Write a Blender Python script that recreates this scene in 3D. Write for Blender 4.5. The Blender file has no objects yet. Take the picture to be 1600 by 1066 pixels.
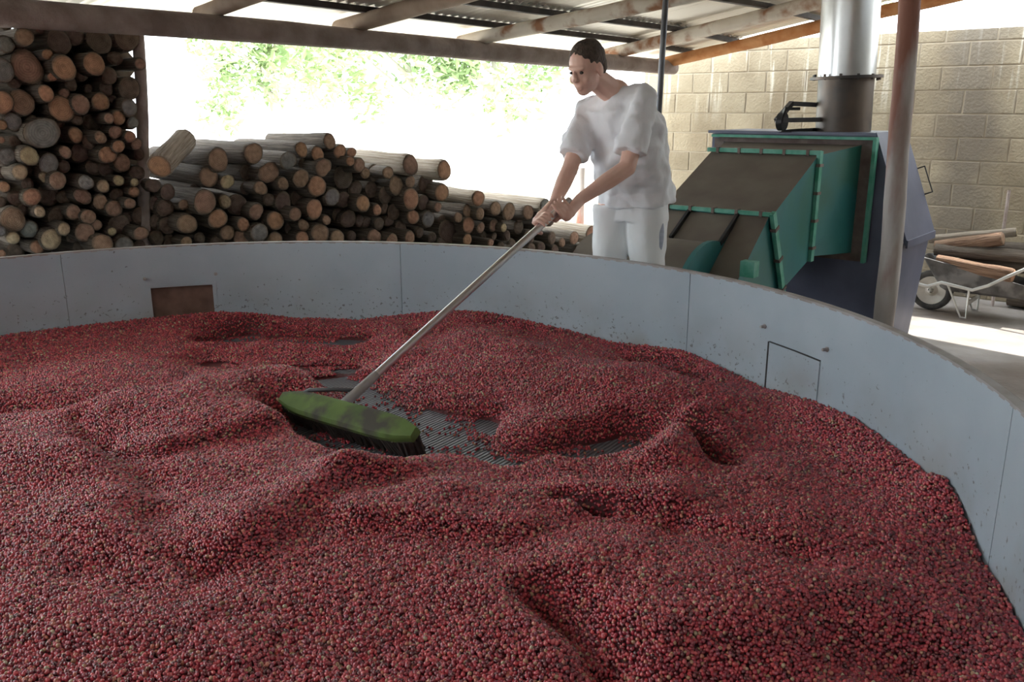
import bpy, bmesh, math, random
import numpy as np
from mathutils import Vector, Matrix, Quaternion
random.seed(7)
rng = np.random.default_rng(7)
S = bpy.context.scene
COL = S.collection

# ------------------------------------------------------------------ camera
F_PX, TH, H = 1350.0, math.radians(15.05), 1.62
cam_d = bpy.data.cameras.new('camera')
cam_d.sensor_fit = 'HORIZONTAL'; cam_d.sensor_width = 36.0
cam_d.lens = 36.0 * F_PX / 1600.0
cam = bpy.data.objects.new('camera', cam_d)
COL.objects.link(cam)
cam.location = (0, 0, H)
cam.rotation_euler = (math.radians(90) - TH, 0, 0)
cam_d.clip_start = 0.05
S.camera = cam

# ------------------------------------------------------------------ world, sun, exposure
W = bpy.data.worlds.new('sky'); S.world = W; W.use_nodes = True
wn = W.node_tree.nodes; wn.clear()
wo = wn.new('ShaderNodeOutputWorld'); wb = wn.new('ShaderNodeBackground')
wb.inputs[0].default_value = (0.86, 0.94, 1.0, 1); wb.inputs[1].default_value = 1.0
W.node_tree.links.new(wb.outputs[0], wo.inputs[0])

AN = math.radians(40)                                  # machine / wall axes
U3 = Vector((math.sin(AN), math.cos(AN), 0)); V3 = Vector((math.cos(AN), -math.sin(AN), 0))
AE = math.radians(44)                                  # eave axes
EU = Vector((math.sin(AE), math.cos(AE), 0)); EV = Vector((math.cos(AE), -math.sin(AE), 0))
EOFF = Vector((1.63, 8.9, 0)).dot(EV)

SUN_EL = math.radians(66)
sl = bpy.data.lights.new('sun', 'SUN'); sl.energy = 1.35; sl.angle = math.radians(0.6); sl.color = (1, 0.96, 0.9)
so = bpy.data.objects.new('sun', sl); COL.objects.link(so)
so.location = (8, 9, 12)
sd = -(U3 * math.cos(SUN_EL) + Vector((0, 0, math.sin(SUN_EL))))
so.rotation_euler = sd.to_track_quat('-Z', 'Y').to_euler()

vs = S.view_settings
vs.view_transform = 'Standard'; vs.look = 'None'; vs.gamma = 1.0; vs.use_curve_mapping = False
vs.exposure = 3.0

# ------------------------------------------------------------------ placing helpers
ct, st = math.cos(TH), math.sin(TH)
CAMP = Vector((0, 0, H))
def ray(px, py):
    x = (px - 800) / F_PX; y = -(py - 533) / F_PX
    return Vector((x, ct + y * st, -st + y * ct))
def at_y(px, py, Y): d = ray(px, py); return CAMP + d * (Y / d.y)
def at_z(px, py, z): d = ray(px, py); return CAMP + d * ((z - H) / d.z)
def at_u(px, py, u): d = ray(px, py); return CAMP + d * (u / d.dot(U3))
def at_v(px, py, v): d = ray(px, py); return CAMP + d * (v / d.dot(V3))
def at_e(px, py, o=0.0): d = ray(px, py); return CAMP + d * ((EOFF + o) / d.dot(EV))
def UV(u, v, z): p = U3 * u + V3 * v; return Vector((p.x, p.y, z))
def EE(e, o, z): p = EU * e + EV * (EOFF + o); return Vector((p.x, p.y, z))

# ------------------------------------------------------------------ mesh builder
def frame(d):
    d = d.normalized()
    a = Vector((0, 0, 1)) if abs(d.z) < 0.95 else Vector((1, 0, 0))
    x = a.cross(d).normalized(); y = d.cross(x).normalized()
    return x, y, d
class MB:
    def __init__(s): s.v = []; s.f = []; s.m = []; s.mi = 0
    def add(s, vs, fs):
        n = len(s.v); s.v += [tuple(q) for q in vs]
        s.f += [tuple(i + n for i in q) for q in fs]; s.m += [s.mi] * len(fs)
    def boxax(s, c, ax, ay, az):
        c = Vector(c); ax = Vector(ax); ay = Vector(ay); az = Vector(az)
        vs = [c + ax * i + ay * j + az * k for k in (-1, 1) for j in (-1, 1) for i in (-1, 1)]
        s.add(vs, [(0, 2, 3, 1), (4, 5, 7, 6), (0, 1, 5, 4), (2, 6, 7, 3), (0, 4, 6, 2), (1, 3, 7, 5)])
    def box(s, lo, hi):
        lo = Vector(lo); hi = Vector(hi); h = (hi - lo) / 2
        s.boxax((lo + hi) / 2, (h.x, 0, 0), (0, h.y, 0), (0, 0, h.z))
    def bar(s, a, b, w, t, up=(0, 0, 1)):
        a = Vector(a); b = Vector(b); d = (b - a); up = Vector(up)
        x = d.cross(up).normalized(); y = x.cross(d).normalized()
        s.boxax((a + b) / 2, d / 2, x * w / 2, y * t / 2)
    def tube(s, pts, rad, n=12, cap=True, noise=0.0):
        pts = [Vector(p) for p in pts]
        if not hasattr(rad, '__len__'): rad = [rad] * len(pts)
        vs = []; fs = []
        d0 = (pts[1] - pts[0]).normalized(); x, y, _ = frame(d0)
        ph = [random.uniform(0, 6.28) for _ in range(3)]
        for i, p in enumerate(pts):
            if i == 0: d = pts[1] - pts[0]
            elif i == len(pts) - 1: d = pts[-1] - pts[-2]
            else: d = (pts[i + 1] - pts[i]).normalized() + (pts[i] - pts[i - 1]).normalized()
            d = d.normalized(); x = (x - d * x.dot(d)).normalized(); y = d.cross(x)
            for k in range(n):
                a = 2 * math.pi * k / n
                r = rad[i] * (1 + noise * (math.sin(2 * a + ph[0]) + .6 * math.sin(3 * a + ph[1] + i) + .4 * math.sin(5 * a + ph[2] + 2 * i)))
                vs.append(p + x * math.cos(a) * r + y * math.sin(a) * r)
        for i in range(len(pts) - 1):
            for k in range(n):
                k2 = (k + 1) % n
                fs.append((i * n + k, i * n + k2, (i + 1) * n + k2, (i + 1) * n + k))
        if cap:
            fs.append(tuple(reversed(range(n)))); fs.append(tuple((len(pts) - 1) * n + k for k in range(n)))
        s.add(vs, fs)
    def prism(s, poly, ext):
        ext = Vector(ext); n = len(poly); poly = [Vector(p) for p in poly]
        vs = poly + [p + ext for p in poly]
        fs = [tuple(reversed(range(n))), tuple(range(n, 2 * n))]
        for i in range(n): j = (i + 1) % n; fs.append((i, j, j + n, i + n))
        s.add(vs, fs)
    def loft(s, ra, rb, caps=True):
        n = len(ra); vs = list(ra) + list(rb); fs = []
        for i in range(n): j = (i + 1) % n; fs.append((i, j, j + n, i + n))
        if caps: fs += [tuple(reversed(range(n))), tuple(range(n, 2 * n))]
        s.add(vs, fs)
    def rings(s, rs, caps=True, closed=True):
        n = len(rs[0]); vs = [p for r in rs for p in r]; fs = []
        for i in range(len(rs) - 1):
            for k in range(n if closed else n - 1):
                k2 = (k + 1) % n
                fs.append((i * n + k, i * n + k2, (i + 1) * n + k2, (i + 1) * n + k))
        if caps: fs += [tuple(reversed(range(n))), tuple((len(rs) - 1) * n + k for k in range(n))]
        s.add(vs, fs)
    def ball(s, c, rx, ry=None, rz=None, ax=None, n=14, m=9):
        ry = ry or rx; rz = rz or rx; c = Vector(c)
        X, Y, Z = ax if ax else (Vector((1, 0, 0)), Vector((0, 1, 0)), Vector((0, 0, 1)))
        vs = [c - Z * rz]; fs = []
        for i in range(1, m):
            t = math.pi * i / m - math.pi / 2
            for k in range(n):
                a = 2 * math.pi * k / n
                vs.append(c + X * rx * math.cos(t) * math.cos(a) + Y * ry * math.cos(t) * math.sin(a) + Z * rz * math.sin(t))
        vs.append(c + Z * rz)
        for k in range(n): fs.append((0, 1 + (k + 1) % n, 1 + k))
        for i in range(m - 2):
            for k in range(n):
                k2 = (k + 1) % n; o = 1 + i * n
                fs.append((o + k, o + k2, o + n + k2, o + n + k))
        o = 1 + (m - 2) * n; t = len(vs) - 1
        for k in range(n): fs.append((o + k, o + (k + 1) % n, t))
        s.add(vs, fs)
    def capsule(s, a, b, ra, rb, n=12):
        a = Vector(a); b = Vector(b); x, y, d = frame(b - a)
        rs = []
        for i in range(5):
            t = math.pi / 2 * (i / 5 - 1) + .12
            rs.append((a + d * ra * math.sin(t), ra * math.cos(t)))
        rs += [(a, ra), (b, rb)]
        for i in range(1, 6):
            t = math.pi / 2 * i / 5 - .12
            rs.append((b + d * rb * math.sin(t), rb * math.cos(t)))
        s.rings([[p + x * r * math.cos(2 * math.pi * k / n) + y * r * math.sin(2 * math.pi * k / n) for k in range(n)] for p, r in rs])
    def mesh(s, name):
        me = bpy.data.meshes.new(name); me.from_pydata(s.v, [], s.f); me.update()
        return me
    def build(s, name, mats, parent=None, smooth=False, auto=None):
        me = s.mesh(name)
        if not isinstance(mats, (list, tuple)): mats = [mats]
        for m in mats: me.materials.append(m)
        if len(mats) > 1: me.polygons.foreach_set('material_index', s.m)
        bm = bmesh.new(); bm.from_mesh(me); bmesh.ops.recalc_face_normals(bm, faces=bm.faces); bm.to_mesh(me); bm.free()
        if smooth: me.polygons.foreach_set('use_smooth', [True] * len(me.polygons))
        if auto is not None: me.set_sharp_from_angle(angle=math.radians(auto))
        o = bpy.data.objects.new(name, me); COL.objects.link(o)
        if parent is not None:
            o.parent = parent; o.matrix_parent_inverse = Matrix.Translation(-parent_loc(parent))
        return o
def parent_loc(p):
    l = Vector(p.location)
    return l
def tag(o, label=None, cat=None, group=None, kind=None):
    if label: o['label'] = label
    if cat: o['category'] = cat
    if group: o['group'] = group
    if kind: o['kind'] = kind
    return o
def thing(name, label, cat, loc, group=None):
    o = bpy.data.objects.new(name, None); COL.objects.link(o); o.location = loc; o.empty_display_size = .1
    return tag(o, label, cat, group)

# ------------------------------------------------------------------ materials
def mat(name, c1, c2=None, scale=5.0, rough=0.6, metal=0.0, bump=0.0, bscale=None, stretch=None, coord='Object', detail=6.0, spec=0.5, lo=.35, hi=.65, c3=None, scale3=1.3):
    m = bpy.data.materials.new(name); m.use_nodes = True
    nt = m.node_tree; N = nt.nodes; L = nt.links; b = N['Principled BSDF']
    b.inputs['Roughness'].default_value = rough; b.inputs['Metallic'].default_value = metal
    b.inputs['Specular IOR Level'].default_value = spec
    b.inputs['Base Color'].default_value = (*c1, 1)
    if c2 is None and not bump: return m
    if coord == 'World':
        g = N.new('ShaderNodeNewGeometry'); vec = g.outputs['Position']
    else:
        tc = N.new('ShaderNodeTexCoord'); vec = tc.outputs[coord]
    if stretch:
        mp = N.new('ShaderNodeMapping'); mp.inputs['Scale'].default_value = stretch
        L.new(vec, mp.inputs[0]); vec = mp.outputs[0]
    nz = N.new('ShaderNodeTexNoise'); nz.inputs['Scale'].default_value = scale; nz.inputs['Detail'].default_value = detail
    L.new(vec, nz.inputs['Vector'])
    col = None
    if c2 is not None:
        rp = N.new('ShaderNodeValToRGB'); rp.color_ramp.elements[0].position = lo; rp.color_ramp.elements[1].position = hi
        rp.color_ramp.elements[0].color = (*c1, 1); rp.color_ramp.elements[1].color = (*c2, 1)
        L.new(nz.outputs['Fac'], rp.inputs[0]); col = rp.outputs[0]
        if c3 is not None:
            n3 = N.new('ShaderNodeTexNoise'); n3.inputs['Scale'].default_value = scale3; n3.inputs['Detail'].default_value = 5
            L.new(vec, n3.inputs['Vector'])
            r3 = N.new('ShaderNodeValToRGB'); r3.color_ramp.elements[0].position = .48; r3.color_ramp.elements[1].position = .62
            L.new(n3.outputs['Fac'], r3.inputs[0])
            mx = N.new('ShaderNodeMix'); mx.data_type = 'RGBA'
            L.new(r3.outputs[0], mx.inputs[0]); L.new(col, mx.inputs[6]); mx.inputs[7].default_value = (*c3, 1)
            col = mx.outputs[2]
        L.new(col, b.inputs['Base Color'])
    if bump:
        n2 = nz
        if bscale:
            n2 = N.new('ShaderNodeTexNoise'); n2.inputs['Scale'].default_value = bscale; n2.inputs['Detail'].default_value = 5
            L.new(vec, n2.inputs['Vector'])
        bp = N.new('ShaderNodeBump'); bp.inputs['Strength'].default_value = bump; bp.inputs['Distance'].default_value = 0.02
        L.new(n2.outputs['Fac'], bp.inputs['Height']); L.new(bp.outputs[0], b.inputs['Normal'])
    m['_col'] = 1
    return m
M = {}
M['floor'] = mat('concrete floor', (.22, .19, .165), (.34, .31, .29), 2.2, .85, bump=.3, bscale=30, coord='World', c3=(.15, .115, .09), scale3=.9)
M['ground'] = mat('pale dry earth', (.70, .66, .58), (.78, .74, .66), 1.5, .95, coord='World')
M['mortar'] = mat('mortar', (.32, .27, .20), (.42, .36, .27), 6, .95, bump=.3, coord='World')
M['pan_in'] = mat('grey blue painted sheet', (.39, .47, .53), (.45, .53, .585), 3, .40, bump=.03, bscale=8, coord='World', spec=.4)
M['rim'] = mat('weathered rim edging', (.30, .27, .25), (.42, .40, .40), 9, .6, coord='World')
M['rust_board'] = mat('rusty steel plate', (.13, .075, .055), (.20, .12, .09), 14, .7, coord='World')
M['teal'] = mat('teal painted steel', (.022, .155, .165), (.035, .20, .205), 4, .42, bump=.03, coord='World', c3=(.03, .15, .125), scale3=2)
M['green'] = mat('green flange paint', (.05, .30, .20), (.14, .40, .31), 14, .5, coord='World')
M['dust'] = mat('dust covered steel', (.125, .10, .08), (.17, .145, .115), 3.5, .75, coord='World')
M['rustframe'] = mat('brown primer flange', (.13, .085, .075), (.20, .15, .13), 12, .7, coord='World')
M['navy'] = mat('dark blue grey steel', (.085, .095, .15), (.13, .14, .21), 3, .45, bump=.03, coord='World')
M['soot'] = mat('sooty steel', (.035, .035, .042), (.09, .08, .075), 5, .45, metal=.5, coord='World', c3=(.13, .10, .08), scale3=3)
M['black'] = mat('black iron', (.02, .02, .022), rough=.5)
M['galv'] = mat('galvanised steel', (.62, .64, .66), (.72, .74, .76), 5, .28, metal=1.0, bump=.02, coord='World')
M['steel_pole'] = mat('dark steel pole', (.10, .10, .11), (.16, .16, .17), 8, .4, metal=.6, coord='World')
M['bark'] = mat('log bark', (.10, .075, .055), (.22, .18, .14), 9, .95, bump=.9, bscale=22, stretch=(1, 1, .35))
M['bark_pale'] = mat('pale log bark', (.34, .27, .20), (.60, .52, .42), 7, .95, bump=.9, bscale=20, stretch=(1, 1, .3))
M['bark_red'] = mat('flaking red brown bark', (.16, .085, .05), (.42, .27, .175), 7, .95, bump=.9, bscale=20, stretch=(1, 1, .3))
M['beam'] = mat('old round timber', (.25, .195, .17), (.40, .33, .30), 6, .9, bump=.5, bscale=25, coord='World')
M['rafter'] = mat('peeled pole rafter', (.58, .51, .42), (.68, .62, .53), 4, .85, bump=.3, bscale=18, coord='World', c3=(.30, .14, .07), scale3=5)
M['rafter_dark'] = mat('brown pole rafter', (.24, .17, .12), (.36, .27, .20), 5, .85, bump=.3, bscale=18, coord='World')
M['rafter_orange'] = mat('orange bark rafter', (.42, .16, .05), (.56, .28, .12), 7, .9, bump=.6, bscale=18, coord='World')
M['purlin'] = mat('dark purlin', (.05, .042, .038), (.09, .075, .065), 8, .8, coord='World')
M['sheet'] = mat('corrugated roof sheet', (.80, .76, .68), (.87, .84, .77), 2, .45, metal=.25, coord='World', c3=(.74, .68, .58), scale3=1.0)
M['post'] = mat('worn post', (.42, .36, .33), (.56, .52, .50), 7, .7, bump=.3, bscale=20, coord='World', c3=(.30, .13, .09), scale3=4, stretch=(1, 1, .3))
M['skin'] = mat('skin', (.77, .48, .38), (.82, .53, .42), 14, .5)
M['hair'] = mat('brown hair', (.055, .038, .028), (.10, .07, .05), 40, .7, bump=.6, bscale=90)
M['shirt'] = mat('white cotton', (.88, .89, .92), rough=.9, bump=.9, bscale=7, stretch=(1, 1, .5), coord='World')
M['trouser'] = mat('white trousers', (.91, .92, .93), rough=.9, bump=.7, bscale=8, stretch=(1, 1, .4), coord='World')
M['patch'] = mat('blue grey trouser shade', (.42, .46, .56), (.50, .54, .64), 60, .9)  # colour standing in for shade on the side of the trousers
M['alu'] = mat('aluminium pole', (.60, .57, .55), (.68, .65, .63), 5, .32, metal=.85)
M['greenwood'] = mat('green worn broom block', (.07, .12, .025), (.14, .22, .05), 6, .7, coord='World', c3=(.06, .055, .04), scale3=7)
M['bristle'] = mat('dark bristles', (.025, .02, .018), (.05, .035, .03), 60, .8)
M['rubber'] = mat('tyre rubber', (.035, .035, .033), (.075, .07, .06), 20, .85)
M['wheelrim'] = mat('dusty wheel rim', (.45, .42, .36), (.58, .55, .48), 10, .6)
M['barrow'] = mat('worn barrow tray', (.05, .048, .045), (.12, .115, .11), 8, .55, metal=.3, c3=(.22, .21, .20), scale3=6)
M['barrow_tube'] = mat('galvanised barrow tube', (.50, .50, .47), (.62, .62, .58), 12, .45, metal=.5)
M['leaf'] = mat('leaves', (.24, .34, .15), (.42, .52, .27), 1.2, .6, coord='World')
M['trunk'] = mat('tree trunk', (.42, .38, .32), (.52, .48, .42), 4, .9)
M['eye'] = mat('eye', (.03, .025, .02), rough=.2)
M['lip'] = mat('lips', (.40, .17, .14), rough=.5)
M['stone'] = mat('concrete step', (.36, .34, .31), (.46, .44, .40), 6, .9, coord='World')

def facemat():      # sawn log end: tone from the object's own colour, rings round the pith, saw marks and cracks
    m = bpy.data.materials.new('sawn log end'); m.use_nodes = True
    nt = m.node_tree; N = nt.nodes; L = nt.links; b = N['Principled BSDF']; b.inputs['Roughness'].default_value = .85
    b.inputs['Specular IOR Level'].default_value = .2
    oi = N.new('ShaderNodeObjectInfo'); tc = N.new('ShaderNodeTexCoord')
    mp = N.new('ShaderNodeMapping'); mp.inputs['Scale'].default_value = (1, 1, 0)
    L.new(tc.outputs['Object'], mp.inputs[0])
    wv = N.new('ShaderNodeTexWave'); wv.wave_type = 'RINGS'; wv.rings_direction = 'Z'
    wv.inputs['Scale'].default_value = 2.2; wv.inputs['Distortion'].default_value = 2.0; wv.inputs['Detail'].default_value = 3
    L.new(mp.outputs[0], wv.inputs['Vector'])
    nz = N.new('ShaderNodeTexNoise'); nz.inputs['Scale'].default_value = 2.2; nz.inputs['Detail'].default_value = 8; nz.noise_dimensions = '4D'
    L.new(mp.outputs[0], nz.inputs['Vector'])
    mu = N.new('ShaderNodeMath'); mu.operation = 'MULTIPLY'; mu.inputs[1].default_value = 40; L.new(oi.outputs['Random'], mu.inputs[0]); L.new(mu.outputs[0], nz.inputs['W'])
    ln = N.new('ShaderNodeVectorMath'); ln.operation = 'LENGTH'; L.new(mp.outputs[0], ln.inputs[0])
    edge = N.new('ShaderNodeMapRange'); edge.inputs[1].default_value = .72; edge.inputs[2].default_value = .98; L.new(ln.outputs['Value'], edge.inputs[0])
    m1 = N.new('ShaderNodeMapRange'); m1.inputs[1].default_value = .25; m1.inputs[2].default_value = .75; m1.inputs[3].default_value = .62; m1.inputs[4].default_value = 1.22; L.new(nz.outputs['Fac'], m1.inputs[0])
    m2 = N.new('ShaderNodeMapRange'); m2.inputs[3].default_value = .86; m2.inputs[4].default_value = 1.08; L.new(wv.outputs['Fac'], m2.inputs[0])
    mm = N.new('ShaderNodeMath'); mm.operation = 'MULTIPLY'; L.new(m1.outputs[0], mm.inputs[0]); L.new(m2.outputs[0], mm.inputs[1])
    vm = N.new('ShaderNodeVectorMath'); vm.operation = 'SCALE'; L.new(oi.outputs['Color'], vm.inputs[0]); L.new(mm.outputs[0], vm.inputs[3])
    mx = N.new('ShaderNodeMix'); mx.data_type = 'RGBA'; L.new(edge.outputs[0], mx.inputs[0]); L.new(vm.outputs[0], mx.inputs[6]); mx.inputs[7].default_value = (.20, .15, .11, 1)
    L.new(mx.outputs[2], b.inputs['Base Color'])
    bp = N.new('ShaderNodeBump'); bp.inputs['Strength'].default_value = .35; bp.inputs['Distance'].default_value = .05
    L.new(nz.outputs['Fac'], bp.inputs['Height']); L.new(bp.outputs[0], b.inputs['Normal'])
    return m
M['face'] = facemat()

def blockmat():     # old concrete block: tone per block, lime runs down from the top courses, a damp dark streak
    m = bpy.data.materials.new('concrete block'); m.use_nodes = True
    nt = m.node_tree; N = nt.nodes; L = nt.links; b = N['Principled BSDF']; b.inputs['Roughness'].default_value = .92
    b.inputs['Specular IOR Level'].default_value = .2
    g = N.new('ShaderNodeNewGeometry'); oi = N.new('ShaderNodeObjectInfo')
    nz = N.new('ShaderNodeTexNoise'); nz.inputs['Scale'].default_value = 2.0; nz.inputs['Detail'].default_value = 8; L.new(g.outputs['Position'], nz.inputs['Vector'])
    rp = N.new('ShaderNodeValToRGB'); rp.color_ramp.elements[0].position = .3; rp.color_ramp.elements[1].position = .7
    rp.color_ramp.elements[0].color = (.27, .22, .15, 1); rp.color_ramp.elements[1].color = (.43, .37, .265, 1); L.new(nz.outputs['Fac'], rp.inputs[0])
    mr = N.new('ShaderNodeMapRange'); mr.inputs[3].default_value = .88; mr.inputs[4].default_value = 1.10; L.new(oi.outputs['Random'], mr.inputs[0])
    vm = N.new('ShaderNodeVectorMath'); vm.operation = 'SCALE'; L.new(rp.outputs[0], vm.inputs[0]); L.new(mr.outputs[0], vm.inputs[3])
    # position along the wall
    dt = N.new('ShaderNodeVectorMath'); dt.operation = 'DOT_PRODUCT'; dt.inputs[1].default_value = V3; L.new(g.outputs['Position'], dt.inputs[0])
    sx = N.new('ShaderNodeSeparateXYZ'); L.new(g.outputs['Position'], sx.inputs[0])
    cb = N.new('ShaderNodeCombineXYZ'); L.new(dt.outputs['Value'], cb.inputs[0]); L.new(sx.outputs['Z'], cb.inputs[1])
    mp = N.new('ShaderNodeMapping'); mp.inputs['Scale'].default_value = (16, .9, 1); L.new(cb.outputs[0], mp.inputs[0])
    n2 = N.new('ShaderNodeTexNoise'); n2.inputs['Scale'].default_value = 1.0; n2.inputs['Detail'].default_value = 4; L.new(mp.outputs[0], n2.inputs['Vector'])
    r2 = N.new('ShaderNodeMapRange'); r2.inputs[1].default_value = .58; r2.inputs[2].default_value = .68; L.new(n2.outputs['Fac'], r2.inputs[0])
    hz = N.new('ShaderNodeMapRange'); hz.inputs[1].default_value = 1.45; hz.inputs[2].default_value = 2.05; L.new(sx.outputs['Z'], hz.inputs[0])
    mu = N.new('ShaderNodeMath'); mu.operation = 'MULTIPLY'; L.new(r2.outputs[0], mu.inputs[0]); L.new(hz.outputs[0], mu.inputs[1])
    mu2 = N.new('ShaderNodeMath'); mu2.operation = 'MULTIPLY'; mu2.inputs[1].default_value = .85; L.new(mu.outputs[0], mu2.inputs[0])
    mx = N.new('ShaderNodeMix'); mx.data_type = 'RGBA'; L.new(mu2.outputs[0], mx.inputs[0]); L.new(vm.outputs[0], mx.inputs[6]); mx.inputs[7].default_value = (.74, .71, .62, 1)
    # damp streak near v = -1.9 and general grime towards the right
    sb = N.new('ShaderNodeMath'); sb.operation = 'ADD'; sb.inputs[1].default_value = 1.93; L.new(dt.outputs['Value'], sb.inputs[0])
    n3 = N.new('ShaderNodeTexNoise'); n3.inputs['Scale'].default_value = 3.0; n3.inputs['Detail'].default_value = 6; L.new(g.outputs['Position'], n3.inputs['Vector'])
    w3 = N.new('ShaderNodeMapRange'); w3.inputs[3].default_value = -.30; w3.inputs[4].default_value = .30; L.new(n3.outputs['Fac'], w3.inputs[0])
    ad = N.new('ShaderNodeMath'); ad.operation = 'ADD'; L.new(sb.outputs[0], ad.inputs[0]); L.new(w3.outputs[0], ad.inputs[1])
    ab = N.new('ShaderNodeMath'); ab.operation = 'ABSOLUTE'; L.new(ad.outputs[0], ab.inputs[0])
    dm = N.new('ShaderNodeMapRange'); dm.inputs[1].default_value = .10; dm.inputs[2].default_value = .34; dm.inputs[3].default_value = .75; dm.inputs[4].default_value = 0; L.new(ab.outputs[0], dm.inputs[0])
    mx2 = N.new('ShaderNodeMix'); mx2.data_type = 'RGBA'; L.new(dm.outputs[0], mx2.inputs[0]); L.new(mx.outputs[2], mx2.inputs[6]); mx2.inputs[7].default_value = (.19, .165, .135, 1)
    L.new(mx2.outputs[2], b.inputs['Base Color'])
    bp = N.new('ShaderNodeBump'); bp.inputs['Strength'].default_value = .35; bp.inputs['Distance'].default_value = .02
    n4 = N.new('ShaderNodeTexNoise'); n4.inputs['Scale'].default_value = 45; L.new(g.outputs['Position'], n4.inputs['Vector'])
    L.new(n4.outputs['Fac'], bp.inputs['Height']); L.new(bp.outputs[0], b.inputs['Normal'])
    return m
M['block'] = blockmat()

# ------------------------------------------------------------------ setting: floor, ground, wall, roof
b = MB(); b.box((-30, -14, -.12), (30, 34, -.03)); tag(b.build('ground', M['ground']), kind='structure')
b = MB()
c = [EE(-9, -.55, 0), EE(9.5, -.55, 0), EE(9.5, 9, 0), EE(-9, 9, 0)]
b.prism([p - Vector((0, 0, .08)) for p in c], (0, 0, .08)); tag(b.build('floor', M['floor']), kind='structure')
b = MB()
c = [EE(-14, -28, -.1), EE(30, -28, -.1), EE(30, -.56, -.1), EE(-14, -.56, -.1)]
b.prism(c, (0, 0, .3)); tag(b.build('terrain', M['ground']), kind='structure')

WU = 8.35; CH = .197
b = MB(); b.prism([UV(WU + .006, -5.15, 0), UV(WU + .006, 1.0, 0), UV(WU + .15, 1.0, 0), UV(WU + .15, -5.15, 0)], (0, 0, 2.262))
wall = tag(b.build('wall_back', M['mortar']), kind='structure')
bl = {}
def block_mesh(L, hgt=CH - .010):
    k = (round(L, 3), round(hgt, 3))
    if k in bl: return bl[k]
    q = MB(); ch = .004
    lo = [(0, .001, .001), (0, L - .001, .001), (0, L - .001, hgt), (0, .001, hgt)]
    def P(d, v, z): p = U3 * d + V3 * v; return Vector((p.x, p.y, z))
    r0 = [P(.03, .002, .001), P(.03, L - .002, .001), P(.03, L - .002, hgt), P(.03, .002, hgt)]
    r1 = [P(ch, .002, .001), P(ch, L - .002, .001), P(ch, L - .002, hgt), P(ch, .002, hgt)]
    r2 = [P(0, .002 + ch, .001 + ch), P(0, L - .002 - ch, .001 + ch), P(0, L - .002 - ch, hgt - ch), P(0, .002 + ch, hgt - ch)]
    q.rings([r0, r1, r2]); me = q.mesh('block')
    me.materials.append(M['block'])
    bm = bmesh.new(); bm.from_mesh(me); bmesh.ops.recalc_face_normals(bm, faces=bm.faces); bm.to_mesh(me); bm.free()
    bl[k] = me; return me
for r in range(12):
    z = r * CH; hh = CH - .010
    if z > 2.26: break
    if z + hh > 2.262: hh = 2.262 - z
    v = -5.15 - (.2 if r % 2 else 0)
    while v < .99:
        a = max(v, -5.15); e = min(v + .388, 1.0)
        if e - a > .05:
            o = bpy.data.objects.new('block', block_mesh(e - a, hh)); COL.objects.link(o)
            o.location = UV(WU + random.uniform(-.002, .002), a, z + .005); o.parent = wall
        v += .398

# unseen shed walls behind and left of the viewer, added to darken that side
M['plaster'] = mat('grey block wall', (.26, .24, .21), (.34, .32, .28), 3, .95, coord='World')
b = MB(); b.prism([EE(-2.6, 6.2, 0), EE(9.3, 6.2, 0), EE(9.3, 6.35, 0), EE(-2.6, 6.35, 0)], (0, 0, 2.98)); tag(b.build('wall_front', M['plaster']), kind='structure')
b = MB(); q4 = [EE(-2.6, -.3, 0), EE(-2.6, 6.2, 0), EE(-2.6, 6.2, 2.96), EE(-2.6, -.3, 2.15)]; b.prism(q4, EU * -.15); tag(b.build('wall_left', M['plaster']), kind='structure')

# roof: round-timber frame carrying corrugated sheets (all slopes rise away from the eave)
RE = [2.71, 3.72, 4.87, 6.60, 7.38]
def rz(e, o): return float(np.interp(e, RE, [2.20, 2.185, 2.165, 2.14, 2.085])) + .088 + float(np.interp(e, RE, [.115, .115, .125, .145, .16])) * o
roof = bpy.data.objects.new('ceiling', None); COL.objects.link(roof); tag(roof, kind='structure')
def sheet_mesh(e0, w, o0, o1, dz):
    q = MB(); n = int(round(w / .019)); rr = []
    for o in (o0, (o0 + o1) / 2, o1):
        top = []
        for i in range(n + 1):
            e = w * i / n; zz = rz(e0 + e, o) + dz + .009 * math.cos(2 * math.pi * e / .076)
            p = EU * e + EV * o; top.append(Vector((p.x, p.y, zz)))
        rr.append(top)
    q.rings([t + [p - Vector((0, 0, .0015)) for p in reversed(t)] for t in rr]); return q
for row, (o0, o1) in enumerate([(-.90, .62), (.50, 2.15), (2.0, 4.2), (4.0, 6.3)]):
    for k in range(13):
        e0 = -2.25 + k * .76
        oo = sheet_mesh(e0, .80, o0, o1, .010 * row).build('roof_sheet', M['sheet'], None, smooth=True, auto=50)
        oo.parent = roof; oo.location = EE(e0, 0, .0015 * (k % 2))
for o in (.10, .58, 1.42, 2.3, 3.3, 4.3, 5.3):
    q = MB(); es_ = [-2.3, 2.71, 3.72, 4.87, 6.6, 7.62]
    for a, c in zip(es_, es_[1:]): q.bar(EE(a, o, rz(a, o) - .034), EE(c + .01, o, rz(c, o) - .034), .05, .04)
    q.build('purlin', M['purlin'], roof)

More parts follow.
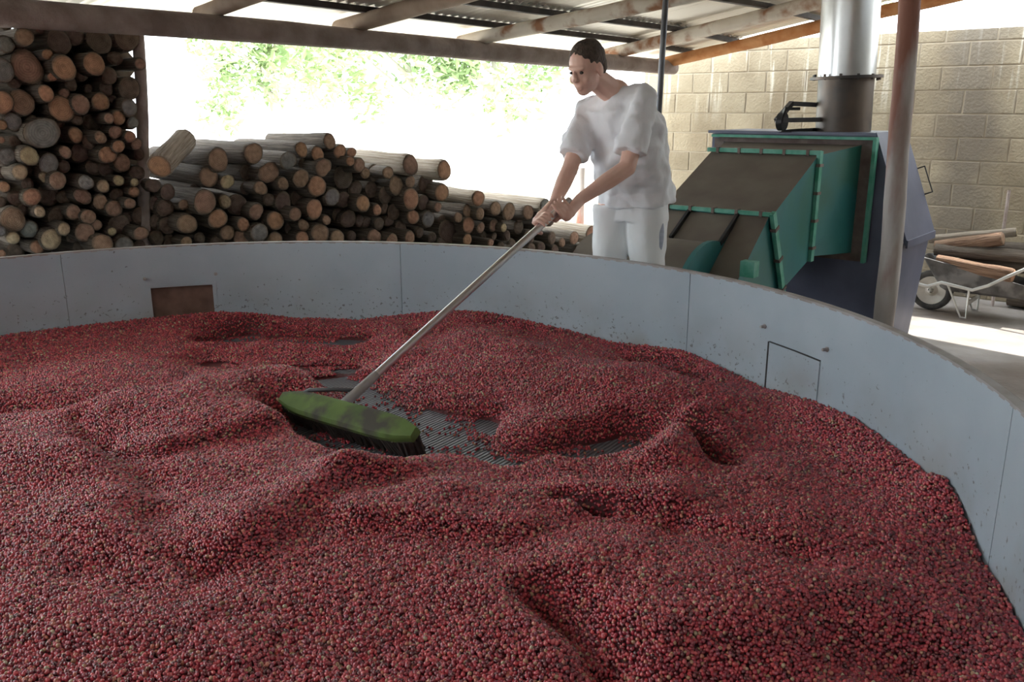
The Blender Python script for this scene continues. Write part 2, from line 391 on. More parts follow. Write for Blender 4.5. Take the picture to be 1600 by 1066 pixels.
def logpole(name, pts, rad, m, label, cat, group=None, n=14, noise=.03, seg=14):
    pts = [Vector(p) for p in pts]; a, c = pts[0], pts[-1]
    P = []; R = []
    x, y, d = frame(c - a)
    for i in range(seg + 1):
        t = i / seg
        w = math.sin(t * 5.1 + len(name) + a.x) * .012 + math.sin(t * 11 + a.y) * .005
        P.append(a.lerp(c, t) + y * w + x * w * .6); R.append((rad[0] * (1 - t) + rad[1] * t) * (1 + random.uniform(-.04, .04)))
    q = MB(); q.tube(P, R, n, noise=noise)
    return tag(q.build(name, m, smooth=True, auto=60), label, cat, group)
logpole('eave_beam', [EE(-1.2, 0, 2.125), EE(7.46, 0, 2.005)], (.072, .066), M['beam'], 'long old round timber beam along the eave over the firewood', 'beam')
RF = [('R0', 2.71, 2.20, .11, M['rafter_dark'], .05, 'dull brown pole rafter resting on the eave beam, furthest from the block wall'),
      ('R1', 3.72, 2.185, .105, M['rafter_dark'], .055, 'brown pole rafter over the open gap above the long woodpile'),
      ('R2', 4.87, 2.155, .09, M['rafter'], .052, 'pale peeled pole rafter above and left of the worker'),
      ('R3', 6.60, 2.13, .155, M['rafter'], .055, 'pale peeled pole rafter with orange bark strips behind the steel pole'),
      ('G', 7.38, 2.065, .16, M['rafter_orange'], .052, 'orange barked pole rafter along the top of the block wall')]
for i, (nm, e, z, s, m, r, lab) in enumerate(RF):
    logpole('roof_rafter', [EE(e, -.25, z - .25 * s), EE(e, 5.5, z + 5.5 * s * .92)], (r, r * 1.02), m, lab, 'rafter', 'pole rafters under the roof', noise=.035, seg=24)
pp0, pp1 = at_y(1382, 500, 4.6), at_y(1418, 0, 4.6)
dd = (pp1 - pp0) / (pp1.z - pp0.z)
logpole('roof_post', [pp0 - dd * pp0.z, pp1 + dd * .42], (.058, .055), M['post'], 'worn reddish grey pole post standing in front of the blue furnace', 'post', seg=20)
q = [at_e(226, 380, -.16), at_e(215, 45, -.16)]
dd = (q[1] - q[0]) / (q[1].z - q[0].z)
logpole('woodpile_post', [q[0] - dd * q[0].z, q[1] + dd * .06], (.036, .033), M['beam'], 'weathered timber post at the edge of the tall woodpile', 'post')
q = [at_y(1027, 215, 5.6), at_y(1040, 0, 5.6)]; dd = (q[1] - q[0]) / (q[1].z - q[0].z)
b = MB(); b.tube([q[0] - dd * q[0].z, q[1] + dd * .3], .019, 12)
tag(b.build('steel_pole', M['steel_pole'], smooth=True, auto=50), 'thin dark steel pole standing behind the worker', 'pole')
q = at_y(906, 345, 9.6)
b = MB(); b.tube([Vector((q.x, q.y, .2)), Vector((q.x, q.y, 1.0))], .05, 10); tag(b.build('fence_post', M['post'], smooth=True, auto=50), 'pale stub post outside, seen between the worker\'s arms', 'post')

# ------------------------------------------------------------------ the round drying pan
PR, PC, RIMZ, PANZ = 2.2696, Vector((-1.015, 2.3828, 0)), .92, .425
def cyl(a, r, z): return Vector((PC.x + r * math.sin(a), PC.y + r * math.cos(a), z))
def panmat():   # painted sheet with grime specks above the fruit line
    m = M['pan_in']; nt = m.node_tree; N = nt.nodes; L = nt.links; bs = N['Principled BSDF']
    src = bs.inputs['Base Color'].links[0].from_socket
    g = N.new('ShaderNodeNewGeometry'); sx = N.new('ShaderNodeSeparateXYZ'); L.new(g.outputs['Position'], sx.inputs[0])
    n = N.new('ShaderNodeTexNoise'); n.inputs['Scale'].default_value = 55; n.inputs['Detail'].default_value = 3; L.new(g.outputs['Position'], n.inputs['Vector'])
    n2 = N.new('ShaderNodeTexNoise'); n2.inputs['Scale'].default_value = 2.6; n2.inputs['Detail'].default_value = 4; L.new(g.outputs['Position'], n2.inputs['Vector'])
    hz = N.new('ShaderNodeMapRange'); hz.inputs[1].default_value = .78; hz.inputs[2].default_value = .52; hz.inputs[3].default_value = 0; hz.inputs[4].default_value = 1; L.new(sx.outputs['Z'], hz.inputs[0])
    ad = N.new('ShaderNodeMath'); ad.operation = 'MULTIPLY_ADD'; ad.inputs[1].default_value = .10; L.new(hz.outputs[0], ad.inputs[0]); L.new(n.outputs['Fac'], ad.inputs[2])
    r = N.new('ShaderNodeMapRange'); r.inputs[1].default_value = .70; r.inputs[2].default_value = .76; r.inputs[4].default_value = .75; L.new(ad.outputs[0], r.inputs[0])
    mx = N.new('ShaderNodeMix'); mx.data_type = 'RGBA'; L.new(r.outputs[0], mx.inputs[0]); L.new(src, mx.inputs[6]); mx.inputs[7].default_value = (.13, .12, .12, 1)
    r2 = N.new('ShaderNodeMapRange'); r2.inputs[1].default_value = .45; r2.inputs[2].default_value = .75; L.new(n2.outputs['Fac'], r2.inputs[0])
    mu = N.new('ShaderNodeMath'); mu.operation = 'MULTIPLY'; L.new(hz.outputs[0], mu.inputs[0]); L.new(r2.outputs[0], mu.inputs[1])
    mx2 = N.new('ShaderNodeMix'); mx2.data_type = 'RGBA'; L.new(mu.outputs[0], mx2.inputs[0]); L.new(mx.outputs[2], mx2.inputs[6]); mx2.inputs[7].default_value = (.30, .29, .26, 1)
    L.new(mx2.outputs[2], bs.inputs['Base Color'])
panmat()
pan = thing('drying_pan', 'huge round grey blue steel drying pan full of red coffee cherries', 'pan', (PC.x, PC.y, 0))
seams = [math.radians(a) for a in (-33.2, 10.5, 52.6, 100, 150, 205, 262, 326.8)]
HL = (math.radians(-23.1), math.radians(-15.3), .706)      # open hatch: angles, top
for i in range(len(seams) - 1):
    a0, a1 = seams[i] + .0007, seams[i + 1] - .0007
    def piece(q, a0, a1, z0, z1):
        n = max(3, int((a1 - a0) / .03))
        q.rings([[cyl(a0 + (a1 - a0) * k / n, PR, z0), cyl(a0 + (a1 - a0) * k / n, PR, z1), cyl(a0 + (a1 - a0) * k / n, PR + .022, z1), cyl(a0 + (a1 - a0) * k / n, PR + .022, z0)] for k in range(n + 1)])
    q = MB()
    if a0 < HL[0] < a1:
        piece(q, a0, HL[0], 0, RIMZ); piece(q, HL[1], a1, 0, RIMZ); piece(q, HL[0], HL[1], HL[2], RIMZ); piece(q, HL[0], HL[1], 0, PANZ + .02)
    else: piece(q, a0, a1, 0, RIMZ)
    q.build('wall_sheet', M['pan_in'], pan, smooth=True, auto=40)
q = MB(); n = 200; prof = [(0, RIMZ - .004), (0, RIMZ + .006), (.03, RIMZ + .006), (.03, RIMZ - .03), (.024, RIMZ - .03), (.024, RIMZ - .004)]
rs = [[cyl(2 * math.pi * k / n, PR + r, z) for r, z in prof] for k in range(n + 1)]
q.rings(rs, caps=False); rim = q.build('rim', M['rim'], pan, smooth=True, auto=40)
tag(rim, 'flat brownish rim edging')
# hatch with its rusty slide plate, and the closed hatch plate
q = MB(); n = 8
q.rings([[cyl(HL[0] - .01 + (HL[1] - HL[0] + .02) * k / n, PR + .024, PANZ), cyl(HL[0] - .01 + (HL[1] - HL[0] + .02) * k / n, PR + .024, HL[2] + .03), cyl(HL[0] - .01 + (HL[1] - HL[0] + .02) * k / n, PR + .034, HL[2] + .03), cyl(HL[0] - .01 + (HL[1] - HL[0] + .02) * k / n, PR + .034, PANZ)] for k in range(n + 1)])
tag(q.build('hatch_plate', M['rust_board'], pan), 'rusty brown plate behind the open hatch')
def hatch_frame(a0, a1, zt, w, name):
    q = MB()
    for (x0, x1, z0, z1) in ((a0 - w, a0, PANZ, zt + .012), (a1, a1 + w, PANZ, zt + .012), (a0, a1, zt, zt + .012)):
        n = 6
        q.rings([[cyl(x0 + (x1 - x0) * k / n, PR - .003, z0), cyl(x0 + (x1 - x0) * k / n, PR - .003, z1), cyl(x0 + (x1 - x0) * k / n, PR + .002, z1), cyl(x0 + (x1 - x0) * k / n, PR + .002, z0)] for k in range(n + 1)])
    return q.build(name, M['pan_in'], pan)
hatch_frame(HL[0], HL[1], HL[2], .009, 'hatch_frame')
HR = (math.radians(64.7), math.radians(72.2), .716)
q = MB(); n = 8
q.rings([[cyl(HR[0] + (HR[1] - HR[0]) * k / n, PR - .005, PANZ), cyl(HR[0] + (HR[1] - HR[0]) * k / n, PR - .005, HR[2]), cyl(HR[0] + (HR[1] - HR[0]) * k / n, PR + .002, HR[2]), cyl(HR[0] + (HR[1] - HR[0]) * k / n, PR + .002, PANZ)] for k in range(n + 1)])
tag(q.build('hatch_door', M['pan_in'], pan), 'closed grey hatch plate')
q = MB(); 
for (x0, x1, z0, z1) in ((HR[0] - .003, HR[0] + .001, PANZ, HR[2]), (HR[0], HR[1], HR[2] - .002, HR[2] + .002)):
    q.rings([[cyl(x0 + (x1 - x0) * k / 2, PR - .0055, z0), cyl(x0 + (x1 - x0) * k / 2, PR - .0055, z1), cyl(x0 + (x1 - x0) * k / 2, PR + .002, z1), cyl(x0 + (x1 - x0) * k / 2, PR + .002, z0)] for k in range(3)])
q.build('hatch_gap', M['black'], pan)
for (px, py) in ((226, 436), (337, 428), (1195, 510), (1293, 546)):
    d = ray(px, py); a_ = d.x**2 + d.y**2; b_ = -2 * (d.x * PC.x + d.y * PC.y); c_ = PC.x**2 + PC.y**2 - PR**2
    t = (-b_ + math.sqrt(b_ * b_ - 4 * a_ * c_)) / (2 * a_); p = CAMP + d * t; nrm = Vector((PC.x - p.x, PC.y - p.y, 0)).normalized()
    q = MB(); q.tube([p - nrm * .003, p + nrm * .005], .010, 6); q.tube([p + nrm * .004, p + nrm * .022], .006, 8); q.build('hatch_bolt', M['rim'], pan)
def gratemat():
    m = mat('perforated pan floor', (.30, .31, .33), rough=.45, metal=.3); nt = m.node_tree; N = nt.nodes; L = nt.links; bs = N['Principled BSDF']
    g = N.new('ShaderNodeNewGeometry'); wv = N.new('ShaderNodeTexWave'); wv.bands_direction = 'X'; wv.inputs['Scale'].default_value = 19
    mp = N.new('ShaderNodeMapping'); mp.inputs['Rotation'].default_value = (0, 0, math.radians(35)); L.new(g.outputs['Position'], mp.inputs[0]); L.new(mp.outputs[0], wv.inputs['Vector'])
    rp = N.new('ShaderNodeValToRGB'); rp.color_ramp.elements[0].color = (.07, .07, .08, 1); rp.color_ramp.elements[1].color = (.27, .28, .31, 1); L.new(wv.outputs['Fac'], rp.inputs[0]); L.new(rp.outputs[0], bs.inputs['Base Color'])
    bp = N.new('ShaderNodeBump'); bp.inputs['Strength'].default_value = .6; bp.inputs['Distance'].default_value = .01; L.new(wv.outputs['Fac'], bp.inputs['Height']); L.new(bp.outputs[0], bs.inputs['Normal'])
    return m
q = MB(); q.rings([[cyl(2 * math.pi * k / 96, PR - .001, z) for k in range(96)] for z in (PANZ - .02, PANZ)])
tag(q.build('pan_floor', gratemat(), pan), 'slotted dark grey floor plate')

# ------------------------------------------------------------------ the heap of coffee cherries
CONT = [(-180, .53), (-150, .53), (-120, .53), (-90, .54), (-60, .545)]
for p in [(0, 525), (120, 510), (235, 497), (345, 487), (400, 490), (460, 497), (560, 500), (600, 495), (700, 485), (760, 487), (850, 507), (960, 535), (1067, 547), (1120, 570), (1190, 605), (1281, 630), (1340, 655), (1400, 700), (1450, 740), (1480, 745), (1500, 780), (1540, 880), (1600, 985)]:
    d = ray(*p); a_ = d.x**2 + d.y**2; b_ = -2 * (d.x * PC.x + d.y * PC.y); c_ = PC.x**2 + PC.y**2 - PR**2
    t = (-b_ + math.sqrt(b_ * b_ - 4 * a_ * c_)) / (2 * a_); w = CAMP + d * t
    CONT.append((math.degrees(math.atan2(w.x - PC.x, w.y - PC.y)), w.z))
CONT += [(140, .52), (180, .53)]
CONT.sort(); CA = np.array([c[0] for c in CONT]); CZ = np.array([c[1] for c in CONT])
# ridges (+) and furrows (-): two points in the photograph's frame on the heap, height, half-widths to the far and to the near side, end softness
RIDGES = [
    ((575, 622), (700, 690), -.22, .15, .13), ((690, 700), (790, 728), -.22, .12, .08), ((895, 720), (985, 698), -.26, .10, .06),
    ((650, 650), (750, 650), -.10, .12, .10),
    ((760, 545), (1010, 600), .085, .22, .34), ((700, 505), (760, 520), .03, .2, .2),
    ((765, 520), (960, 546), -.11, .05, .05), ((960, 546), (1105, 620), -.12, .055, .055),
    ((1040, 705), (1100, 652), .07, .06, .11), ((1092, 690), (1125, 728), -.15, .06, .05),
    ((690, 765), (1040, 768), .04, .10, .10), ((878, 798), (935, 810), -.11, .035, .035), ((935, 812), (1045, 828), -.07, .05, .06), ((900, 785), (1040, 795), .04, .06, .04),
    ((560, 800), (800, 812), .04, .12, .05), ((900, 900), (1180, 860), .05, .25, .25), ((850, 950), (950, 1060), -.09, .07, .06), ((1310, 1020), (1390, 1040), -.06, .10, .10), ((960, 1000), (1300, 960), .05, .15, .12),
    ((1150, 760), (1400, 800), .03, .3, .3), ((1080, 850), (1250, 900), -.03, .06, .1),
    ((205, 630), (450, 598), .095, .10, .24), ((300, 650), (420, 640), .03, .15, .15), ((15, 645), (130, 640), -.10, .13, .09), ((120, 675), (160, 706), -.03, .045, .045), ((160, 706), (250, 780), -.03, .05, .06),
    ((0, 690), (120, 705), .05, .08, .18), ((120, 710), (240, 830), .03, .10, .14),
    ((255, 690), (440, 652), .045, .16, .05), ((345, 835), (540, 738), .055, .16, .07), ((540, 738), (640, 725), .045, .10, .07), ((245, 830), (325, 890), -.05, .10, .07), ((150, 900), (260, 940), -.03, .1, .1),
    ((372, 534), (550, 538), -.21, .12, .10), ((335, 540), (395, 522), -.21, .05, .06), ((475, 602), (570, 600), -.21, .08, .06), ((450, 672), (615, 724), -.22, .11, .06),
    ((330, 560), (555, 566), -.06, .14, .18), ((600, 500), (640, 540), .03, .08, .08), ((590, 560), (650, 555), .03, .06, .08),
]
FEAT = []
for p, q_, amp, wf, wn_ in RIDGES:
    zz = PANZ + .01 if amp < -.2 else (.47 if amp < 0 else .53); a = at_z(*p, zz); c = at_z(*q_, zz); FEAT.append((np.array(a[:2]), np.array(c[:2]), amp, wf, wn_))
def vnoise(x, y, s, seed):
    r = np.random.default_rng(seed); T = r.random((64, 64))
    u = x * s + 200; v = y * s + 200; i = np.floor(u).astype(int); j = np.floor(v).astype(int); fu = u - i; fv = v - j
    fu = fu * fu * (3 - 2 * fu); fv = fv * fv * (3 - 2 * fv)
    g = lambda a, c: T[a % 64, c % 64]
    return (g(i, j) * (1 - fu) + g(i + 1, j) * fu) * (1 - fv) + (g(i, j + 1) * (1 - fu) + g(i + 1, j + 1) * fu) * fv - .5
def heap(x, y):
    z = np.full_like(x, .50)
    x2 = x + .05 * vnoise(x, y, 3, 1); y2 = y + .05 * vnoise(x, y, 3, 2)
    for a, c, amp, wf, wn_ in FEAT:
        d = c - a; Ld = max(1e-4, np.hypot(*d)); t = np.clip(((x2 - a[0]) * d[0] + (y2 - a[1]) * d[1]) / Ld**2, 0, 1)
        qx = x2 - (a[0] + d[0] * t); qy = y2 - (a[1] + d[1] * t)
        w = wn_ + (wf - wn_) * (.5 + .5 * np.tanh(qy / (.6 * min(wf, wn_))))
        z = z + amp * np.exp(-(qx * qx + qy * qy) / (w * w))
    z = z + .035 * vnoise(x, y, 2.2, 3) + .022 * vnoise(x, y, 5, 4) + .010 * vnoise(x, y, 12, 5)
    z = np.where((x < -1.08) & (y < 3.6), np.maximum(z, PANZ + .022), z)
    dx = x - PC.x; dy = y - PC.y; r = np.hypot(dx, dy); an = np.degrees(np.arctan2(dx, dy))
    cz = np.interp(an, CA, CZ); w = np.exp(-((PR - r) / .10)**2)
    return z * (1 - w) + cz * w
SP = .0079
nx = int(2 * PR / SP) + 1; ny = int(2 * PR / (SP * .866)) + 1
gx, gy = np.meshgrid(np.arange(nx), np.arange(ny)); gx = gx.astype(float); gy = gy.astype(float)
X = PC.x - PR + (gx + .5 * (gy % 2)) * SP; Y = PC.y - PR + gy * SP * .866
X = X.ravel() + rng.uniform(-.0028, .0028, X.size); Y = Y.ravel() + rng.uniform(-.0028, .0028, Y.size)
keep = np.hypot(X - PC.x, Y - PC.y) < PR - .006
X = X[keep]; Y = Y[keep]; Z = heap(X, Y)
bare = Z < PANZ + .012
keepb = (~bare) | (rng.random(X.size) < np.clip(.55 + (Z - PANZ) * 4.0, .06, .8) * (vnoise(X, Y, 9, 11) > -.12))
X, Y, Z, bare = X[keepb], Y[keepb], Z[keepb], bare[keepb]
Z = np.where(bare, PANZ + .004, Z + rng.uniform(-.0042, .0042, Z.size))
far = Y < .75
kk = (~far) | (rng.random(X.size) < .5); X, Y, Z = X[kk], Y[kk], Z[kk]
NP = X.size
# base surface under the top layer
G = 280; gv = []; gi = {}
xs = np.linspace(-PR, PR, G); 
gxx, gyy = np.meshgrid(xs + PC.x, xs + PC.y); rr_ = np.hypot(gxx - PC.x, gyy - PC.y); gz = heap(gxx, gyy)
sc = np.minimum(1, (PR - .004) / np.maximum(rr_, 1e-6)); gxx = PC.x + (gxx - PC.x) * sc; gyy = PC.y + (gyy - PC.y) * sc
gz = np.maximum(heap(gxx, gyy) - .006, PANZ - .008)
gv = np.stack([gxx.ravel(), gyy.ravel(), gz.ravel()], 1); gf = []
inside = rr_ < PR + .03
for j in range(G - 1):
    for i in range(G - 1):
        if inside[j, i] or inside[j + 1, i + 1] or inside[j, i + 1] or inside[j + 1, i]:
            gf.append((j * G + i, j * G + i + 1, (j + 1) * G + i + 1, (j + 1) * G + i))
nb = len(gv)
allv = np.concatenate([gv, np.stack([X, Y, Z], 1)])
me = bpy.data.meshes.new('coffee_cherries'); me.from_pydata(allv.tolist(), [], gf); me.update()
at = me.attributes.new('cherry', 'BOOLEAN', 'POINT'); at.data.foreach_set('value', np.concatenate([np.zeros(nb, bool), np.ones(NP, bool)]))
tone = np.concatenate([np.zeros(nb), np.clip(rng.random(NP) , 0, 1)]).astype(np.float32)
at = me.attributes.new('tone', 'FLOAT', 'POINT'); at.data.foreach_set('value', tone)
rot = np.concatenate([np.zeros((nb, 3)), rng.uniform(0, 6.28, (NP, 3))]).astype(np.float32)
at = me.attributes.new('turn', 'FLOAT_VECTOR', 'POINT'); at.data.foreach_set('vector', rot.ravel())
siz = np.concatenate([np.ones(nb), rng.uniform(.85, 1.15, NP)]).astype(np.float32)
at = me.attributes.new('size', 'FLOAT', 'POINT'); at.data.foreach_set('value', siz)
def cherrymat():
    m = bpy.data.materials.new('coffee cherry skin'); m.use_nodes = True; nt = m.node_tree; N = nt.nodes; L = nt.links; bs = N['Principled BSDF']
    bs.inputs['Roughness'].default_value = .26; bs.inputs['Specular IOR Level'].default_value = .8
    bs.inputs['Coat Weight'].default_value = .40; bs.inputs['Coat Roughness'].default_value = .18
    a = N.new('ShaderNodeAttribute'); a.attribute_type = 'INSTANCER'; a.attribute_name = 'tone'
    r = N.new('ShaderNodeValToRGB'); r.color_ramp.interpolation = 'CONSTANT'
    cols = [(0, (.20, .022, .030)), (.14, (.40, .035, .055)), (.34, (.52, .05, .07)), (.52, (.30, .030, .052)), (.66, (.60, .075, .085)), (.78, (.14, .018, .026)), (.86, (.56, .17, .12)), (.915, (.44, .22, .13)), (.95, (.34, .06, .10)), (.988, (.48, .34, .22))]
    e = r.color_ramp.elements
    while len(e) < len(cols): e.new(.5)
    for k, (p, c) in enumerate(cols): e[k].position = p; e[k].color = (*c, 1)
    L.new(a.outputs['Fac'], r.inputs[0]); L.new(r.outputs[0], bs.inputs['Base Color'])
    return m
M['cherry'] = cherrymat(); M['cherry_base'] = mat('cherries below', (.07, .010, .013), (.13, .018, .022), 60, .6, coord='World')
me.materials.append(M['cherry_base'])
ch = bpy.data.objects.new('coffee_cherries', me); COL.objects.link(ch)
tag(ch, 'raked heap of red and yellow coffee cherries filling the round pan', 'coffee cherries', kind='stuff')
ng = bpy.data.node_groups.new('cherry heap', 'GeometryNodeTree')
ng.interface.new_socket('Geometry', in_out='INPUT', socket_type='NodeSocketGeometry'); ng.interface.new_socket('Geometry', in_out='OUTPUT', socket_type='NodeSocketGeometry')
N = ng.nodes; L = ng.links
gi_ = N.new('NodeGroupInput'); go = N.new('NodeGroupOutput'); iop = N.new('GeometryNodeInstanceOnPoints'); ico = N.new('GeometryNodeMeshIcoSphere')
ico.inputs['Radius'].default_value = .0049; ico.inputs['Subdivisions'].default_value = 2
ssm = N.new('GeometryNodeSetShadeSmooth'); smt = N.new('GeometryNodeSetMaterial'); smt.inputs['Material'].default_value = M['cherry']
L.new(ico.outputs['Mesh'], ssm.inputs['Geometry']); L.new(ssm.outputs[0], smt.inputs['Geometry']); L.new(smt.outputs[0], iop.inputs['Instance'])
tr = N.new('GeometryNodeTransform'); tr.inputs['Scale'].default_value = (1.18, .96, .94); L.new(smt.outputs[0], tr.inputs['Geometry']); L.new(tr.outputs[0], iop.inputs['Instance'])
def nattr(nm, typ):
    n = N.new('GeometryNodeInputNamedAttribute'); n.data_type = typ; n.inputs['Name'].default_value = nm; return n.outputs['Attribute']
L.new(gi_.outputs[0], iop.inputs['Points']); L.new(nattr('cherry', 'BOOLEAN'), iop.inputs['Selection'])
L.new(nattr('turn', 'FLOAT_VECTOR'), iop.inputs['Rotation'])
cx = N.new('ShaderNodeCombineXYZ'); sz = nattr('size', 'FLOAT')
for k in range(3): L.new(sz, cx.inputs[k])
L.new(cx.outputs[0], iop.inputs['Scale'])
jn = N.new('GeometryNodeJoinGeometry'); L.new(iop.outputs[0], jn.inputs[0])
dl = N.new('GeometryNodeDeleteGeometry'); dl.domain = 'POINT'; L.new(gi_.outputs[0], dl.inputs[0]); L.new(nattr('cherry', 'BOOLEAN'), dl.inputs[1]); L.new(dl.outputs[0], jn.inputs[0])
L.new(jn.outputs[0], go.inputs[0])
md = ch.modifiers.new('cherries', 'NODES'); md.node_group = ng

# ------------------------------------------------------------------ firewood
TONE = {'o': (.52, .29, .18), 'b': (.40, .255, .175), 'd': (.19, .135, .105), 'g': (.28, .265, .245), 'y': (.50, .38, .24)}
WORD = {'o': 'orange', 'b': 'brown', 'd': 'dark', 'g': 'grey', 'y': 'pale yellow'}
def outline(seed, n=22):
    r = random.Random(seed); k = [(r.uniform(0, 6.28), r.uniform(.02, .07)) for _ in range(3)]
    el = r.uniform(.86, 1.0); ro = r.uniform(0, 3.14)
    P = []
    for i in range(n):
        a = 2 * math.pi * i / n
        rad = 1 + k[0][1] * math.sin(2 * a + k[0][0]) + k[1][1] * .7 * math.sin(3 * a + k[1][0]) + k[2][1] * .35 * math.sin(7 * a + k[2][0])
        rad *= math.sqrt(math.cos(a + ro)**2 + (el * math.sin(a + ro))**2)
        P.append((math.cos(a) * rad, math.sin(a) * rad))
    return P
def log_meshes(seed):
    r = random.Random(seed + 99); P = outline(seed); n = len(P)
    q = MB(); rs = []
    for i, z in enumerate((0, .03, .2, .4, .6, .8, 1)):
        w = 1.0 if i == 0 else 1.03 + r.uniform(-.035, .05); sx, sy = r.uniform(-.05, .05) * (i > 1), r.uniform(-.05, .05) * (i > 1)
        rs.append([Vector((x * w * (1 + (r.uniform(-.03, .03) if i else 0)) + sx, y * w + sy, z)) for x, y in P])
    q.rings(rs); bark = q.mesh('log'); bark.materials.append(M['bark'])
    q = MB(); n = len(P); c = Vector((0, 0, -.004))
    vs = [Vector((x * .97, y * .97, 0.002)) for x, y in P] + [Vector((x * .93, y * .93, -.006 + .004 * r.random())) for x, y in P] + [Vector((x * .5, y * .5, -.007)) for x, y in P] + [c - Vector((0, 0, .003))]
    fs = []
    for ring in (0, n):
        for i in range(n): j = (i + 1) % n; fs.append((ring + i, ring + j, ring + n + j, ring + n + i))
    for i in range(n): fs.append((2 * n + i, 2 * n + (i + 1) % n, 3 * n))
    q.add(vs, fs); face = q.mesh('cut_face'); face.materials.append(M['face'])
    for me in (bark, face):
        bm = bmesh.new(); bm.from_mesh(me); bmesh.ops.recalc_face_normals(bm, faces=bm.faces); bm.to_mesh(me); bm.free()
        me.polygons.foreach_set('use_smooth', [True] * len(me.polygons)); me.set_sharp_from_angle(angle=math.radians(50))
    # face normals must look along -Z (out of the log)
    if sum(p.normal.z for p in face.polygons) > 0: face.flip_normals()
    return bark, face
LOGM = [log_meshes(s) for s in range(12)]
pale = []
for bk, fc in LOGM[:4]:
    a = bk.copy(); a.materials[0] = M['bark_pale']; pale.append((a, fc))
red = []
for bk, fc in LOGM[4:8]:
    a = bk.copy(); a.materials[0] = M['bark_red']; red.append((a, fc))
LOGS = []       # (object, stack, px, py, r, tone)
def put_log(p, axis, rad, length, tone, pool=None, name='log', roll=None):
    bk, fc = random.choice(pool or LOGM)
    o = bpy.data.objects.new(name, bk); COL.objects.link(o)
    z = axis.normalized(); qz = Vector((0, 0, 1)).rotation_difference(z)
    ang = random.uniform(0, 6.28) if roll is None else roll
    o.rotation_mode = 'QUATERNION'; o.rotation_quaternion = qz @ Quaternion((0, 0, 1), ang)
    o.location = p; o.scale = (rad, rad, length)
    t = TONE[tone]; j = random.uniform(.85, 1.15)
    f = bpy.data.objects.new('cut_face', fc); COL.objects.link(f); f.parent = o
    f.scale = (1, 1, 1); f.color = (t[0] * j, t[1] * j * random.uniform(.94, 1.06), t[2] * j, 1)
    return o
TALL = '''42 105 26 b|3 110 18 g|9 69 13 g|7 35 12 d|38 58 14 b|62 44 8 d|74 85 9 o|100 106 19 o|92 66 19 d|117 57 14 d|147 100 18 o|155 64 20 d|198 58 20 d|180 91 12 d|219 100 9 b|202 138 18 d|82 120 8 o|110 131 11 d|138 139 8 d|72 146 13 o|100 147 9 b|2 160 18 o|34 160 20 b|96 170 20 o|126 163 15 b|157 159 14 o|175 155 8 d|202 168 13 g|185 184 11 o|170 185 8 b|207 192 10 g|20 190 14 g|143 192 15 d|3 195 8 o|66 208 26 g|118 211 12 o|104 213 9 d|157 215 10 b|180 207 11 b|203 214 9 o|213 225 9 b|1 219 6 b|12 245 15 g|46 244 15 y|76 256 16 g|102 238 10 b|126 238 16 d|168 242 14 o|185 229 10 o|190 254 14 b|166 263 13 d|217 241 9 d|214 270 12 d|99 260 10 d|31 269 12 y|48 265 11 d|4 270 9 d|69 277 9 y|90 282 14 b|6 292 9 o|50 308 14 o|75 306 17 d|43 288 10 d|134 285 12 g|129 306 14 b|161 291 10 y|185 282 9 y|210 285 7 y|209 300 9 o|203 318 9 b|157 316 12 b|178 326 13 b|115 332 12 b|138 339 12 b|20 343 19 b|62 331 9 y|45 358 14 g|100 358 10 y|132 363 15 b|150 352 9 b|175 362 7 y|186 352 17 d|220 365 12 b|20 372 10 y|80 374 16 y|58 386 11 o|24 391 13 d|128 387 15 d|160 381 16 b|194 383 14 g|219 388 12 d|2 397 7 o|220 338 15 d|1 361 8 g|1 316 8 d|22 130 10 d|58 128 10 d|128 118 9 d|170 118 13 d|166 138 11 d|180 132 9 d|50 190 10 d|120 187 9 d|163 200 8 d|92 190 9 d|24 222 10 d|140 222 12 d|146 262 12 d|24 310 12 d|100 308 11 d|182 305 11 d|88 338 13 d|120 352 9 d|198 340 9 d|112 372 8 d|36 328 9 d|205 365 8 d'''
